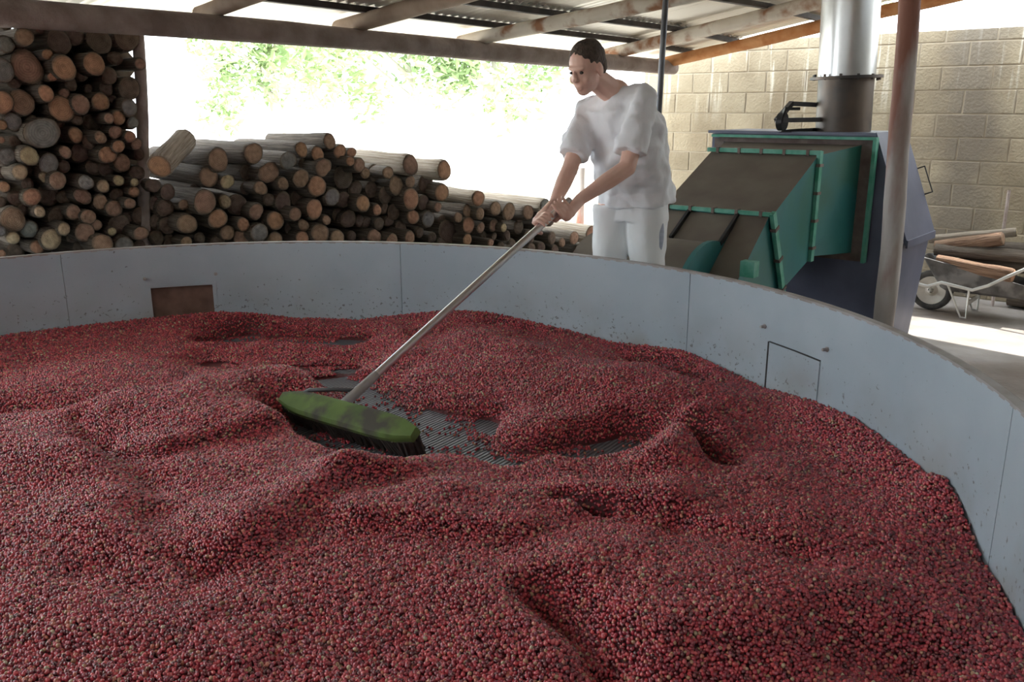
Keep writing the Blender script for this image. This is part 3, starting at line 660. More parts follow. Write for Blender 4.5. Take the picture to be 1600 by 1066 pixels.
LOW = '''239 290 12 d|341 250 18 b|396 240 17 b|326 277 16 b|355 284 12 y|389 270 15 d|420 270 18 b|450 251 15 g|471 234 12 o|496 241 12 o|515 221 12 b|531 237 12 o|549 239 9 o|547 252 8 o|476 257 11 d|505 262 15 b|536 277 18 d|561 258 11 b|570 270 10 b|585 270 13 d|470 279 15 b|495 291 17 o|442 287 10 b|407 294 12 b|384 294 10 d|320 316 19 b|351 315 11 y|370 320 18 d|400 331 13 b|442 315 15 d|464 310 12 d|491 327 16 o|519 308 14 g|461 335 11 b|430 345 15 o|340 342 16 o|292 350 16 b|380 351 11 o|355 364 12 b|377 372 14 b|405 364 15 g|453 356 10 d|474 352 10 b|500 365 16 b|510 344 8 b|472 372 12 o|527 372 13 b|429 375 13 b|544 342 14 d|567 318 13 o|589 328 9 o|549 369 9 d|585 370 13 b|580 296 12 d|555 295 13 d|291 379 10 b|287 320 9 b|340 378 12 d|619 290 15 b|641 284 10 b|665 287 15 d|690 301 14 o|642 311 17 o|662 317 12 d|684 324 8 b|645 339 12 o|669 342 13 g|615 331 13 d|607 345 10 d|612 377 12 b|640 372 11 b|675 372 9 d|700 362 20 d|716 340 9 b|732 352 13 o|750 334 10 b|730 330 10 b|774 326 12 b|795 331 14 b|751 356 9 b|771 352 10 b|787 356 7 y|810 355 11 d|730 375 10 o|766 380 7 b|755 368 8 d|771 370 7 d|825 332 12 b|827 370 11 d|845 388 10 d|800 382 9 d|782 385 8 d|862 372 10 d|830 388 9 d|867 392 9 d|897 372 11 b|878 379 8 b|920 390 10 d|902 392 9 d|262 300 13 d|258 325 14 d|262 352 14 d|305 296 10 d|300 325 11 d|312 372 9 d|266 377 12 d|244 318 12 d|246 345 13 d|245 372 12 d|420 312 11 d|415 348 9 d|536 312 13 d|528 335 11 d|561 345 10 d|572 347 9 d|602 305 13 d|600 325 9 d|626 356 11 d|592 350 10 d|655 362 9 d|690 378 9 d|708 382 9 d|690 345 9 d|840 350 11 d|845 332 10 d|785 340 8 d|792 368 8 d|812 340 8 d|570 378 9 d|510 385 8 d|628 320 9 d|606 270 10 b|860 345 9 d'''
LONG = [(641, 258, 16, 'b'), (694, 266, 15, 'o'), (747, 310, 13, 'o'), (851, 321, 11, 'g'), (925, 367, 15, 'o')]
def parse(t): return [(float(a), float(b_), float(c), d) for a, b_, c, d in (x.split() for x in t.split('|'))]
AX = -EV
def px_log(px, py, r, t, stack, setback, length=None, pool=None, tilt=.05):
    p = at_e(px, py, -.04 + setback); dep = p.y * ct - (p.z - H) * st
    rad = r * dep / F_PX * 1.04
    ax = (AX + EU * random.uniform(-tilt, tilt) + Vector((0, 0, random.uniform(-tilt, tilt) * .6))).normalized()
    o = put_log(p, ax, rad, length or random.uniform(.72, .9), t, pool)
    LOGS.append((o, stack, px, py, r, t)); return o
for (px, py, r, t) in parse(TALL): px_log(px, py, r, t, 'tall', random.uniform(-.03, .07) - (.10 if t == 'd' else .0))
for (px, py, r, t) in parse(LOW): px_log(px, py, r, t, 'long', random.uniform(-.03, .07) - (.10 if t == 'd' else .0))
for (px, py, r, t) in LONG: px_log(px, py, r, t, 'long', .06, .95, pale)
# hidden body of the two stacks, added to carry them and stop light leaking
q = MB()
def pile(e0, e1, zt, z0=.2, depth=(-.80, -1.5)):
    e = e0
    while e < e1:
        z = z0 + .07; r = .085; k = 0
        while z + r < zt(e):
            o0 = depth[0] + random.uniform(-.05, .05); p = EE(e + (.085 if k % 2 else 0), o0, z)
            q.tube([p, p + AX * (-(depth[1] - depth[0]))], r * random.uniform(.92, 1.05), 9); z += r * 1.72; k += 1
        e += .17
def ztop_low(e):    # top profile of the long pile along the eave
    return float(np.interp(e, [2.3, 2.7, 3.1, 3.8, 4.4, 5.0, 5.3, 6.2, 6.9], [1.14, 1.2, 1.30, 1.34, 1.22, .98, .80, .58, .36]))
pile(1.0, 2.19, lambda e: 1.98, depth=(-.42, -1.1)); pile(2.3, 6.4, lambda e: ztop_low(e) - .10)
pile(1.0, 2.12, lambda e: .80, depth=(-.05, -.3)); pile(2.3, 6.2, lambda e: min(.62, ztop_low(e) - .30), depth=(-.08, -.3))
tag(q.build('firewood', M['bark']), 'added inner logs that block light behind the sawn ends of both woodpiles', 'firewood', kind='stuff')
# sunlit white-barked log on the end of the long pile, slanting up and back
p = at_e(249, 260, .05); o = put_log(p, (AX * .55 + EU * .70 + Vector((0, 0, .36))), 20 * 4.9 / F_PX, .36, 'o', pale)
tag(o, 'short white barked log with orange cut face, perched beside the timber post', 'log', 'firewood logs')
# labels that single each log out
def lab_logs():
    zones = {'tall': [(0, 90, 'top of tall pile'), (90, 150, 'upper part of tall pile'), (150, 205, 'upper middle of tall pile'), (205, 260, 'middle of tall pile'), (260, 320, 'lower middle of tall pile'), (320, 500, 'foot of tall pile')]}
    xz = [(0, 310, 'near end of long pile'), (310, 400, 'near half of long pile'), (400, 480, 'hump of long pile'), (480, 560, 'middle of long pile'), (560, 640, 'long pile past its hump'), (640, 740, 'stepped part of long pile'), (740, 1000, 'low far end of long pile')]
    grp = {}
    for (o, s, px, py, r, t) in LOGS:
        if s == 'tall': zn = next(n for a, c, n in zones['tall'] if a <= py < c)
        else: zn = next(n for a, c, n in xz if a <= px < c)
        size = 'large' if r >= 15 else ('small' if r < 10.5 else 'medium')
        grp.setdefault((zn, size, t), []).append((px, py, o))
    ordn = ['leftmost', 'second from left', 'third from left', 'fourth from left', 'fifth from left', 'sixth from left', 'seventh from left', 'eighth from left', 'ninth from left', 'tenth from left', 'eleventh from left', 'twelfth from left', 'thirteenth from left', 'fourteenth from left', 'last on the right', 'last on the right']
    for (zn, size, t), L_ in grp.items():
        L_.sort(key=lambda a: a[0]); desc = f'{size} {WORD[t]} log end'
        for k, (px, py, o) in enumerate(L_):
            word = ordn[k] if k < len(L_) - 1 or k < 1 else 'rightmost'
            lb = f'{desc}, the only such one, {zn}' if len(L_) == 1 else f'{desc}, {word} of {len(L_)}, {zn}'
            tag(o, lb, 'log', 'firewood logs')
lab_logs()

# ------------------------------------------------------------------ furnace, duct and chimney
fur = thing('furnace', 'dark blue steel furnace box with sloping side lid behind the pole post', 'furnace', UV(6.1, -2.3, 0))
prof = [(-3.0, 0), (-1.68, 0), (-1.615, .78), (-1.86, 1.45), (-3.0, 1.45)]
q = MB(); q.prism([UV(5.82, v, z) for v, z in prof], U3 * .58); q.build('furnace_body', M['navy'], fur)
q = MB(); q.prism([UV(5.80, -1.585, .79), UV(5.80, -1.60, .775), UV(5.80, -1.875, 1.465), UV(5.80, -1.85, 1.475)], U3 * .63)
q.bar(UV(5.80, -1.59, .785), UV(6.43, -1.59, .785), .012, .05); q.build('side_lid', M['navy'], fur)
q = MB(); q.prism([UV(5.79, -3.02, 1.452), UV(5.79, -1.85, 1.452), UV(6.43, -1.85, 1.452), UV(6.43, -3.02, 1.452)], (0, 0, .02)); q.build('top_plate', M['navy'], fur)
hb = UV(6.44, -1.76, 1.22); he = UV(6.44, -1.69, 1.05); q = MB(); o_ = V3 * .05 + Vector((0, 0, .02)); q.tube([hb, hb + o_, he + o_, he], .006, 6); q.build('lid_handle', M['black'], fur)

duct = thing('hot_air_duct', 'teal hot air duct with dusty brown tops and green bolted flanges', 'duct', UV(5.0, -2.35, 0))
def rect(u, v0, v1, z0, z1): return [UV(u, v0, z0), UV(u, v1, z0), UV(u, v1, z1), UV(u, v0, z1)]
def two(q, ra, rb):      # side teal, top dusty
    n = 4
    for i in range(4):
        j = (i + 1) % 4; q.mi = 1 if i == 2 else 0
        q.add([ra[i], ra[j], rb[j], rb[i]], [(0, 1, 2, 3)])
    q.mi = 0; q.add(ra, [(3, 2, 1, 0)]); q.add(rb, [(0, 1, 2, 3)])
q = MB(); two(q, rect(5.31, -2.715, -2.025, .725, 1.345), rect(5.79, -2.88, -1.93, .70, 1.395)); q.build('duct_transition', [M['teal'], M['dust']], duct)
q = MB()
for a, c, w in ((UV(5.795, -2.93, 1.412), UV(5.795, -1.84, 1.412), .035), (UV(5.795, -2.93, .672), UV(5.795, -1.84, .672), .05), (UV(5.795, -2.93, .66), UV(5.795, -2.93, 1.42), .07)):
    q.bar(a, c, .012, w, up=(0, 0, 1) if abs((c - a).z) < .1 else V3)
q.bar(UV(5.795, -1.885, .65), UV(5.795, -1.885, 1.43), .012, .09, up=V3); q.build('large_flange', M['rustframe'], duct)
q = MB(); q.bar(UV(5.77, -1.838, .645), UV(5.77, -1.838, 1.435), .05, .022, up=V3); q.bar(UV(5.77, -2.97, 1.437), UV(5.77, -1.83, 1.437), .05, .018); q.build('flange_edging', M['green'], duct)
poly = [(5.30, 1.352), (4.68, 1.035), (4.90, .574), (5.30, .715)]
def prism2(q, poly, v0, v1, top=(0,)):
    n = len(poly); A = [UV(u, v0, z) for u, z in poly]; B = [UV(u, v1, z) for u, z in poly]
    for i in range(n):
        j = (i + 1) % n; q.mi = 1 if i in top else 0; q.add([A[i], A[j], B[j], B[i]], [(0, 1, 2, 3)])
    q.mi = 0; q.add(A, [tuple(range(n))]); q.add(B, [tuple(range(n))])
q = MB(); prism2(q, poly, -2.73, -2.015); q.build('duct_hood', [M['teal'], M['dust']], duct)
def flange(p, c, w, t, up, nm, nb):
    q = MB(); q.bar(p, c, w, t, up=up); o = q.build(nm, M['green'], duct)
    q = MB()
    for k in range(nb):
        s = Vector(p).lerp(Vector(c), (k + .5) / nb); d = (Vector(c) - Vector(p)).normalized()
        q.bar(s - d * .009, s + d * .009, w + .012, t + .012, up=up)
    q.build('bolt_row', M['rustframe'], o)
flange(UV(5.29, -2.75, 1.362), UV(5.29, -2.0, 1.362), .035, .026, (0, 0, 1), 'duct_flange', 5)
flange(UV(5.29, -2.006, .70), UV(5.29, -2.006, 1.372), .045, .024, V3, 'duct_flange', 4)
flange(UV(4.675, -2.745, 1.045), UV(4.675, -2.0, 1.045), .03, .022, (0, 0, 1), 'duct_flange', 5)
flange(UV(4.665, -2.006, 1.055), UV(4.925, -2.006, .50), .04, .024, V3, 'duct_flange', 3)
legp = [(4.67, 1.03), (4.357, .748), (4.08, .48), (4.30, .30), (4.90, .57)]
q = MB(); prism2(q, legp, -2.21, -2.03, (0, 1)); q.build('outlet_leg', [M['teal'], M['dust']], duct)
q = MB(); q.prism([UV(4.68, -2.72, 1.025), UV(4.68, -2.22, 1.025), UV(4.47, -2.22, .885), UV(4.47, -2.72, .885)], (0, 0, -.012)); q.build('cover_plate', M['dust'], duct)
for vv in (-2.53, -2.215):
    q = MB(); q.bar(UV(4.68, vv, 1.035), UV(4.46, vv, .888), .018, .03); q.build('rib', M['black'], duct)
q = MB(); cU, cz, cr = 4.36, .54, .36
ringA = lambda v, r: [UV(cU + r * math.cos(2 * math.pi * k / 40), v, cz + r * math.sin(2 * math.pi * k / 40)) for k in range(40)]
q.rings([ringA(-2.98, cr), ringA(-2.24, cr)]); q.build('fan_drum', M['dust'], duct, smooth=True, auto=40)
q = MB(); q.rings([ringA(-2.24, cr + .012), ringA(-2.212, cr + .012)]); q.build('drum_cheek', M['teal'], duct, smooth=True, auto=40)
pz = at_v(1171, 420, -1.96); q = MB(); q.boxax(pz, U3 * .032, V3 * .04, (0, 0, .042)); q.build('outlet_stub', M['green'], duct)
q = MB()
for u_ in (4.2, 4.75):
    for v_ in (-2.9, -2.1): q.bar(UV(u_, v_, 0), UV(u_, v_, .5), .05, .05, up=V3)
q.build('support_frame', M['navy'], duct)

chc = at_y(1317, 205, 6.02); chc = Vector((chc.x, chc.y, 0)); chz = 1.47
chim = thing('chimney_pipe', 'round chimney pipe, sooty below its flange and bright galvanised above', 'chimney', (chc.x, chc.y, chz))
crad = 41.5 * 5.95 / F_PX
lean = (at_y(1330, 0, 6.02) - at_y(1317, 205, 6.02)); lean /= lean.z
def chp(z): return chc + Vector((0, 0, z)) + Vector((lean.x, 0, 0)) * (z - chz)
zf = at_y(1320, 122, 6.02).z
q = MB(); q.tube([chp(1.47), chp(zf)], crad * .97, 40); q.build('lower_pipe', M['soot'], chim, smooth=True, auto=40)
q = MB(); q.tube([chp(zf - .006), chp(zf + .012)], crad * 1.26, 40); 
for k in range(12):
    a = k * math.pi / 6; p = chp(zf); p = p + Vector((math.cos(a), math.sin(a), 0)) * crad * 1.14; q.tube([p - Vector((0, 0, .015)), p + Vector((0, 0, .022))], .009, 6)
q.build('pipe_flange', M['soot'], chim, smooth=True, auto=40)
q = MB(); q.tube([chp(zf + .01), chp(4.2)], crad, 48); q.build('upper_pipe', M['galv'], chim, smooth=True, auto=40)
# damper lever bracket beside the chimney
p0 = at_y(1278, 188, 5.98); brk = thing('damper_bracket', 'black iron damper bracket with small wheel left of the chimney', 'bracket', (p0.x, p0.y, 1.47))
B = lambda px, py, Y=5.98: at_y(px, py, Y)
q = MB(); q.bar(B(1212, 188), B(1280, 187), .03, .03); q.bar(B(1236, 162, 6.1), B(1280, 164, 6.1), .03, .03); q.bar(B(1213, 189), B(1237, 161, 6.1), .03, .03); q.build('bracket_frame', M['steel_pole'], brk)
q = MB(); cc = B(1222, 190, 6.0); q.rings([[cc + V3 * dv + U3 * 0 + (U3 * math.cos(a) + Vector((0, 0, 1)) * math.sin(a)) * r for a in [2 * math.pi * k / 20 for k in range(20)]] for dv, r in ((-.02, .06), (.02, .06))])
q.build('pulley_wheel', M['black'], brk, smooth=True, auto=40)
q = MB(); q.bar(B(1226, 170), B(1250, 170), .014, .02); q.bar(B(1226, 171), B(1218, 192), .05, .012); q.build('lever', M['black'], brk)
q = MB(); q.prism([B(1217, 207), B(1270, 206), B(1270, 200), B(1248, 201), B(1224, 203)], U3 * .1); q.build('base_plate', M['black'], brk)

# ------------------------------------------------------------------ wheelbarrow
wb_ = thing('wheelbarrow', 'battered metal wheelbarrow loaded with firewood beside the block wall', 'wheelbarrow', UV(7.6, -1.5, 0))
NU, FU = 7.46, 7.80; MU = (NU + FU) / 2
wc = at_u(1456, 453, MU); wr = wc.z - .002
q = MB(); wax = U3
def wheel_ring(r, w): return [[wc + U3 * w_ + (V3 * math.cos(a) + Vector((0, 0, 1)) * math.sin(a)) * rr for rr, w_ in zip(r, w)] for a in [2 * math.pi * k / 32 for k in range(33)]]
tw = [(wr * .70, -.028), (wr * .85, -.038), (wr * .97, -.028), (wr, 0), (wr * .97, .028), (wr * .85, .038), (wr * .70, .028), (wr * .66, 0)]
q.rings(wheel_ring([a for a, _ in tw], [c for _, c in tw]), caps=False); 
q2 = MB()
q2.rings(wheel_ring([wr * .72, wr * .68, wr * .30, wr * .14, wr * .14, wr * .30, wr * .68, wr * .72], [-.026, -.03, -.012, -.03, .03, .012, .03, .026]), caps=False)
wh = q2.build('wheel', M['wheelrim'], wb_, smooth=True, auto=40)
q.build('tyre', M['rubber'], wh, smooth=True, auto=50)
q = MB(); q.tube([wc - U3 * .09, wc + U3 * .09], .010, 8); q.build('axle', M['barrow_tube'], wb_)
# tray: lofted from a narrow floor to a wide flared lip
def trayring(zf, inset, dz):
    pts = []
    L0, L1 = -1.93, -1.13
    corners = [(L0 + inset * 1.6, NU + .03 + inset * .5), (L1 - inset * .7, NU + .03 + inset * .5), (L1 - inset * .7, FU - .03 - inset * .5), (L0 + inset * 1.6, FU - .03 - inset * .5)]
    n = 6; rad = .07
    for k, (v, u) in enumerate(corners):
        su = 1 if u < MU else -1; sv = 1 if v < -1.5 else -1
        c = (v + sv * rad, u + su * rad)
        a0 = {0: math.pi, 1: 1.5 * math.pi, 2: 0, 3: .5 * math.pi}[k]
        for i in range(n + 1):
            a = a0 + (math.pi / 2) * i / n
            pv = c[0] + rad * math.cos(a); pu = c[1] + rad * math.sin(a)
            zz = zf + (.035 * max(0, (-1.55 - pv)) / .4 + .0 if dz else 0) - (.10 * max(0, pv + 1.6) / .4 if dz else 0)
            pts.append(UV(pu, pv, zz))
    return pts
q = MB(); outer = [trayring(.19, .11, 0), trayring(.21, .09, 0), trayring(.30, .045, .5), trayring(.41, .0, 1), trayring(.418, -.012, 1), trayring(.422, -.004, 1), trayring(.40, .012, 1), trayring(.30, .057, .5), trayring(.215, .10, 0), trayring(.205, .12, 0)]
q.rings(outer); q.build('tray', M['barrow'], wb_, smooth=True, auto=50)
for uu in (NU, FU):
    dz = (uu - NU)
    P = lambda px, py: at_u(px, py, NU) + U3 * (dz - .02 if dz == 0 else dz + .02)
    q = MB(); q.tube([P(1424, 440), P(1450, 447), P(1472, 441), P(1488, 445), P(1520, 453), P(1545, 446), P(1575, 432), P(1610, 417), P(1650, 396), P(1680, 388)], .0135, 10); q.build('handle_rail', M['barrow_tube'], wb_, smooth=True, auto=50)
    q = MB(); a_ = P(1482, 444); f_ = P(1505, 500); f_.z = .012; c_ = P(1515, 453); f0 = f_ - V3 * .02; f1 = f_ + V3 * .02
    q.tube([a_, f0, f1, c_], .009, 8); q.build('leg', M['barrow_tube'], wb_, smooth=True, auto=50)
q = MB(); q.bar(at_u(1512, 474, NU), at_u(1512, 474, NU) + U3 * (FU - NU), .008, .035); q.build('leg_brace', M['barrow_tube'], wb_)
q = MB(); q.tube([at_u(1455, 445, NU), wc - U3 * .06, ], .008, 6); q.tube([wc + U3 * .06, at_u(1455, 445, NU) + U3 * (FU - NU)], .008, 6); q.build('wheel_stay', M['barrow_tube'], wb_)
def blog(pa, pb, r, tone, pool, label):
    a, c = Vector(pa), Vector(pb); o = put_log(a, c - a, r, (c - a).length, tone, pool); tag(o, label, 'log', 'logs in the wheelbarrow'); return o
A = at_u
blog(A(1583, 431, 7.50), A(1465, 408, 7.56), .058, 'o', red, 'orange brown split log lying lowest at the front of the barrow')
blog(A(1640, 404, 7.62), A(1462, 390, 7.66), .050, 'b', LOGM, 'dark brown log across the middle of the barrow load')
blog(A(1567, 373, 7.66), A(1463, 386, 7.70), .052, 'b', red, 'reddish log on top of the barrow load, nearest the furnace')
blog(A(1588, 363, 7.90), A(1452, 374, 7.82), .036, 'y', pale, 'pale thin log on top of the barrow load against the wall')
blog(A(1640, 392, 7.74), A(1530, 387, 7.76), .052, 'b', LOGM, 'brown log under the pale one at the back of the barrow')
blog(A(1650, 420, 7.68), A(1500, 412, 7.70), .05, 'd', LOGM, 'dark log wedged deep inside the barrow tray')
for k, (v, z, r, t) in enumerate([(-1.10, .09, .09, 'd'), (-.88, .10, .10, 'd'), (-1.0, .26, .085, 'b')]):
    o = put_log(UV(8.32, v - .28, z) - U3 * .13, V3 * .8 + U3 * 0, r, .7, t, LOGM)
    tag(o, ['dark log on the floor against the block wall behind the barrow', 'thick dark log on the floor at the foot of the block wall', 'brown log resting on the two floor logs by the block wall'][k], 'log', 'logs by the block wall')
b = MB(); b.tube([A(1566, 372, 8.1) - Vector((0, 0, .62)), A(1577, 297, 8.3)], .014, 8); tag(b.build('wooden_stick', M['beam'], smooth=True, auto=40), 'thin wooden stick leaning on the block wall behind the barrow', 'stick')

# ------------------------------------------------------------------ push broom held by the worker
bL, bR = at_z(444, 632, .50), at_z(650, 690, .50)
sock = at_z(552, 618, .54); top = at_y(884, 318, 4.03)
br = thing('push_broom', 'wide push broom with green block, dark bristles and silver pole', 'broom', (sock.x, sock.y, .4))
bd = (bR - bL); bd.z = 0; bw = bd.length; bd.normalize(); bn = Vector((bd.y, -bd.x, 0))     # towards the camera
if bn.y > 0: bn = -bn
bc = (bL + bR) / 2; bc.z = .525
tl = (bn * .80 + Vector((0, 0, -.60))).normalized(); tn = bd.cross(tl).normalized()
if tn.z < 0: tn = -tn
q = MB(); n = 10; rs = []
for k in range(n + 1):
    t = k / n * 2 - 1; w = .062 * (1 - .55 * t**6); cpt = bc + bd * (bw / 2 * t)
    rs.append([cpt - tl * w * .8 + tn * .014, cpt - tl * w * .5 + tn * .022, cpt + tl * w * .65 + tn * .020, cpt + tl * w * .85 + tn * .008, cpt + tl * w * .85 - tn * .014, cpt - tl * w * .8 - tn * .016])
q.rings(rs); tag(q.build('broom_block', M['greenwood'], br, smooth=True, auto=40), 'worn green block')
q = MB()
for k in range(56):
    for j in range(4):
        t = (k + .5) / 56 * 2 - 1; p = bc + bd * (bw / 2 * t * .98) + tl * (-.03 + .026 * j) * (1 - .5 * t**6) - tn * .010
        e = p - tn * random.uniform(.080, .10) + bd * random.uniform(-.012, .016) + tl * random.uniform(.0, .035)
        e.z = max(e.z, PANZ + .004)
        q.tube([p, e], [.0075, .0095], 5)
tag(q.build('bristles', M['bristle'], br), 'dark bristle tufts', kind='stuff')
pd = (top - sock).normalized()
q = MB(); q.tube([sock - pd * .03, top + pd * .03], .0165, 14); q.build('pole', M['alu'], br, smooth=True, auto=40)
q = MB(); q.tube([bc - tn * .005, sock - pd * .05, sock + pd * .13], [.024, .021, .0185], 12); q.build('socket', M['rim'], br, smooth=True, auto=50)
q = MB(); s0 = bL + bd * .02 + Vector((0, 0, .02)); q.tube([s0, s0.lerp(sock, .35) + Vector((0, 0, .035)), s0.lerp(sock, .75) + Vector((0, 0, .03)), sock + pd * .03], .0085, 8); q.build('brace', M['steel_pole'], br, smooth=True, auto=50)

# ------------------------------------------------------------------ the worker
PZ = .25
cs = at_y(985, 318, 4.55); foot = Vector((cs.x, cs.y, 0))
b = MB(); b.box((cs.x - .42, cs.y - .30, 0), (cs.x + .34, cs.y + .42, PZ)); tag(b.build('concrete_step', M['stone']), 'low concrete step under the worker, hidden behind the pan', 'step')
person = thing('person', 'person in white shirt and trousers bending over the pan, raking with both hands', 'person', (cs.x, cs.y, PZ))
def P_(px, py, Y): return at_y(px, py, Y)
pel = P_(993, 312, 4.55); chest = P_(982, 222, 4.46); neck = P_(962, 148, 4.42); head = P_(916, 106, 4.30)
hipL, hipR = P_(1012, 325, 4.50), P_(958, 325, 4.58)
def leg(h, dx): k = Vector((h.x + dx * .3, h.y - .02, PZ + .47)); f = Vector((h.x + dx, h.y + .03, PZ + .09)); return k, f
kL, fL = leg(hipL, .03); kR, fR = leg(hipR, -.06)
shL, elL, wrL = P_(1006, 154, 4.30), P_(980, 262, 4.18), P_(905, 313, 4.06)
shR, elR, wrR = P_(920, 172, 4.54), P_(890, 265, 4.36), P_(866, 318, 4.17)
q = MB()
fdir = (Vector((-.62, -.70, -.34))).normalized(); rt = fdir.cross(Vector((0, 0, 1))).normalized(); up = rt.cross(fdir).normalized(); HA = (rt, fdir, up)
def hp(r, f, u): return head + rt * r + fdir * f + up * u
q.ball(hp(0, -.012, .03), .076, .096, .088, HA, 18, 12); q.ball(hp(0, .02, -.03), .062, .074, .085, HA, 16, 11); q.ball(hp(0, .048, -.085), .036, .036, .032, HA)
q.ball(hp(0, .092, -.012), .012, .016, .028, HA); q.ball(hp(0, .098, -.028), .017, .016, .012, HA); q.ball(hp(0, .075, .022), .05, .018, .014, HA)
for s in (-1, 1):
    q.ball(hp(s * .076, -.005, -.012), .011, .022, .033, HA); q.ball(hp(s * .038, .06, -.035), .022, .022, .022, HA)
q.ball(hp(0, .084, -.062), .024, .010, .007, HA); q.ball(hp(0, .082, -.075), .020, .010, .007, HA)
q.capsule(neck, hp(0, -.03, -.05), .062, .055)
q.capsule(neck, chest, .075, .11); q.capsule(chest, pel, .11, .12)
for s, e, w in ((shL, elL, wrL), (shR, elR, wrR)):
    q.capsule(s, e, .052, .041); q.capsule(e, e.lerp(w, .4), .042, .041); q.capsule(e.lerp(w, .4), w, .041, .028)
for h_, k_, f_ in ((hipL, kL, fL), (hipR, kR, fR)):
    q.capsule(h_, k_, .085, .055); q.capsule(k_, f_, .052, .04); t_ = f_ + Vector((-.09, -.14, -.045)); q.capsule(f_ - Vector((0, 0, .045)), t_, .042, .034)
# hands close round the pole: palm on one side, each finger bent at three joints around the pole
def hand(center, wr_, phi0, sgn, order, curl=1.0):
    x, y, a = frame(pd)
    C = lambda s_, ph, r: center + a * s_ + (x * math.cos(ph) + y * math.sin(ph)) * r
    # direction from pole to wrist fixes where the palm sits
    w = wr_ - center; w = w - a * w.dot(a); ph = math.atan2(w.dot(y), w.dot(x)) + phi0
    R = .0165 + .0095
    lens = [.92, 1.0, .96, .80]
    for i in range(4):
        s_ = (i - 1.5) * .0205 * order
        kn = C(s_, ph + sgn * .45, R + .014); j1 = C(s_ * 1.05, ph + sgn * (.45 + 1.05 * lens[i]), R + .004); j2 = C(s_ * 1.08, ph + sgn * (.45 + 1.05 * lens[i] + .95 * curl), R + .001 + .012 * (1 - curl)); tp = C(s_ * 1.08, ph + sgn * (.45 + 1.05 * lens[i] + 1.6 * curl), R + .002 + .045 * (1 - curl))
        q.capsule(wr_.lerp(kn, .25), kn, .0135, .0115, 10); q.capsule(kn, j1, .0105, .0092, 10); q.capsule(j1, j2, .0092, .0082, 10); q.capsule(j2, tp, .0082, .0072, 10)
    tb = wr_.lerp(C(.0, ph, R), .45); t1 = C(-.045 * order, ph - sgn * .7, R + .006); t2 = C(-.050 * order, ph - sgn * 1.7, R + .001)
    q.capsule(tb, t1, .0145, .0115, 10); q.capsule(t1, t2, .0112, .0092, 10)
    pc_ = C(0, ph + sgn * .1, R + .020); q.capsule(wr_, pc_, .028, .027); q.ball(pc_.lerp(wr_, .25), .03, .03, .03)
hand(top - pd * .155, wrR, .2, 1, 1); hand(top - pd * .050, wrL, .1, -1, 1, .55)
body = q.build('body', M['skin'], person, smooth=True)
md = body.modifiers.new('r', 'REMESH'); md.mode = 'VOXEL'; md.voxel_size = .0045; md.use_smooth_shade = True
md = body.modifiers.new('s', 'SMOOTH'); md.factor = .5; md.iterations = 3
def wrinkle(o, vox, it, st_, sc_):
    md = o.modifiers.new('r', 'REMESH'); md.mode = 'VOXEL'; md.voxel_size = vox; md.use_smooth_shade = True
    md = o.modifiers.new('s', 'SMOOTH'); md.factor = .5; md.iterations = it
    tx = bpy.data.textures.new('folds', 'CLOUDS'); tx.noise_scale = sc_; tx.noise_depth = 1
    md = o.modifiers.new('d', 'DISPLACE'); md.texture = tx; md.strength = st_; md.mid_level = .5; md.texture_coords = 'GLOBAL'
def ell(c, xa, ya, n=28): return [c + xa * math.cos(2 * math.pi * k / n) + ya * math.sin(2 * math.pi * k / n) for k in range(n)]
hd = Vector((.80, -.58, 0)).normalized(); fd = Vector((-.58, -.80, 0)).normalized()       # across the hips / the way the chest faces
q = MB()
secs = [(pel + Vector((0, 0, -.01)), .215, .165), (pel + Vector((0, 0, .06)), .205, .16), (pel.lerp(chest, .45), .20, .165), (pel.lerp(chest, .8), .205, .17), (chest + Vector((0, 0, .05)), .205, .165), (chest.lerp(neck, .72), .185, .13), (neck + Vector((.008, .015, .0)), .082, .078)]
q.rings([ell(c, hd * a, (fd - Vector((0, 0, .15))) * d) for c, a, d in secs])
for s, e in ((shL, elL), (shR, elR)):
    x, y, d = frame(e - s); m_ = s.lerp(e, .80)
    q.rings([ell(s - d * .03, x * .062, y * .062), ell(s.lerp(e, .3), x * .075, y * .075), ell(m_, x * .080, y * .080)]); q.ball(s, .064)
    q.capsule(s, chest.lerp(neck, .8), .066, .080)
sh = q.build('shirt', M['shirt'], person, smooth=True); wrinkle(sh, .009, 4, .045, .09)
q = MB()
q.rings([ell(pel + Vector((0, 0, .02)), hd * .175, fd * .13), ell(pel + Vector((0, 0, -.10)), hd * .185, fd * .14)])
for h_, k_, f_ in ((hipL, kL, fL), (hipR, kR, fR)):
    q.rings([ell(h_ + Vector((0, 0, .02)), hd * .105, fd * .12), ell(h_ + Vector((0, 0, -.10)), hd * .105, fd * .115), ell(h_.lerp(k_, .6), hd * .095, fd * .095), ell(k_, hd * .085, fd * .085), ell(f_ + Vector((0, 0, -.02)), hd * .08, fd * .08)])
tr_ = q.build('trousers', M['trouser'], person, smooth=True); wrinkle(tr_, .009, 4, .02, .10)
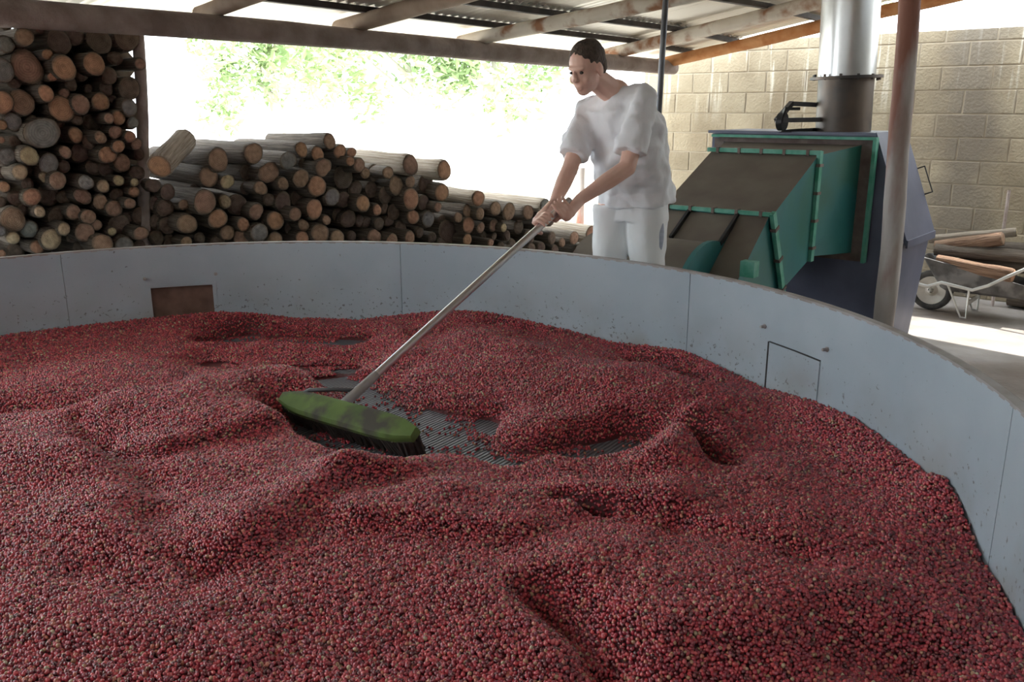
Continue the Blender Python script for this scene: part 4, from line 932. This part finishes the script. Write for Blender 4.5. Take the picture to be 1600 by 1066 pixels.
# hair: cap over the crown and the back of the head
q = MB(); q.ball(hp(0, -.022, .042), .082, .098, .086, HA, 20, 12); q.ball(hp(0, -.06, -.005), .07, .06, .07, HA, 16, 10)
hr = q.build('hair', M['hair'], person, smooth=True); wrinkle(hr, .006, 2, .006, .03)
for s in (-1, 1):
    q = MB(); q.ball(hp(s * .03, .080, .002), .011, .007, .007, HA); q.build('eye', M['eye'], person, smooth=True)
for px_, py_, w_, h2 in ((1029, 368, .032, .11),):  # shaded side of the hip, put in as a blue grey patch
    pc_ = P_(px_, py_, 4.42)
    q = MB(); q.ball(pc_ + Vector((0, .012, 0)), w_, .02, h2, (hd, fd, Vector((0, 0, 1))), 14, 9); q.build('trouser_shade', M['patch'], person, smooth=True)

# ------------------------------------------------------------------ trees outside
def tree(px, Y, ztop, zb, rad, n, label, seed):
    r = random.Random(seed); base = at_y(px, 170, Y); base.z = .2
    t = thing('tree', label, 'tree', base, 'trees beyond the shed')
    q = MB(); q.tube([base, base + Vector((.1, 0, 1.0)), base + Vector((-.1, .1, ztop * .7))], [.07, .06, .04], 8)
    for k in range(5):
        a = k * 1.3; s = base + Vector((0, 0, 1.0 + .3 * k)); q.tube([s, s + Vector((math.cos(a), math.sin(a), .7)) * rad * .6], [.05, .02], 6)
    q.build('trunk', M['trunk'], t, smooth=True)
    q = MB()
    cl = [(base + Vector((r.uniform(-1, 1) * rad, r.uniform(-1, 1) * rad * .7, r.uniform(zb, ztop))), r.uniform(.35, .7)) for _ in range(26)]
    for _ in range(n):
        c, s = r.choice(cl); d = Vector((r.gauss(0, 1), r.gauss(0, 1), r.gauss(0, 1))).normalized() * s * r.random()**.4; p = c + d
        a = Vector((r.gauss(0, 1), r.gauss(0, 1), r.gauss(0, .6))).normalized(); b_ = a.cross(Vector((r.gauss(0, 1), r.gauss(0, 1), r.gauss(0, 1)))).normalized()
        L_ = r.uniform(.06, .12); w = L_ * .38; nn = a.cross(b_) * .012
        q.add([p - a * L_, p + b_ * w + nn, p + a * L_, p - b_ * w + nn], [(0, 1, 2, 3)])
    tag(q.build('foliage', M['leaf'], t), kind='stuff')
tree(430, 15, 3.6, 1.3, 1.5, 5000, 'small leafy tree outside, seen in the gap above the hump of the long woodpile', 1)
tree(640, 14, 4.2, 1.4, 1.6, 7000, 'leafy tree outside above the stepped part of the long woodpile', 2)
tree(775, 13.5, 4.0, 1.6, .9, 5000, 'narrow leafy tree outside just left of the worker', 3)
tree(1500, 17, 6.5, 3.5, 2.2, 5000, 'leafy tree showing over the top of the block wall', 4)
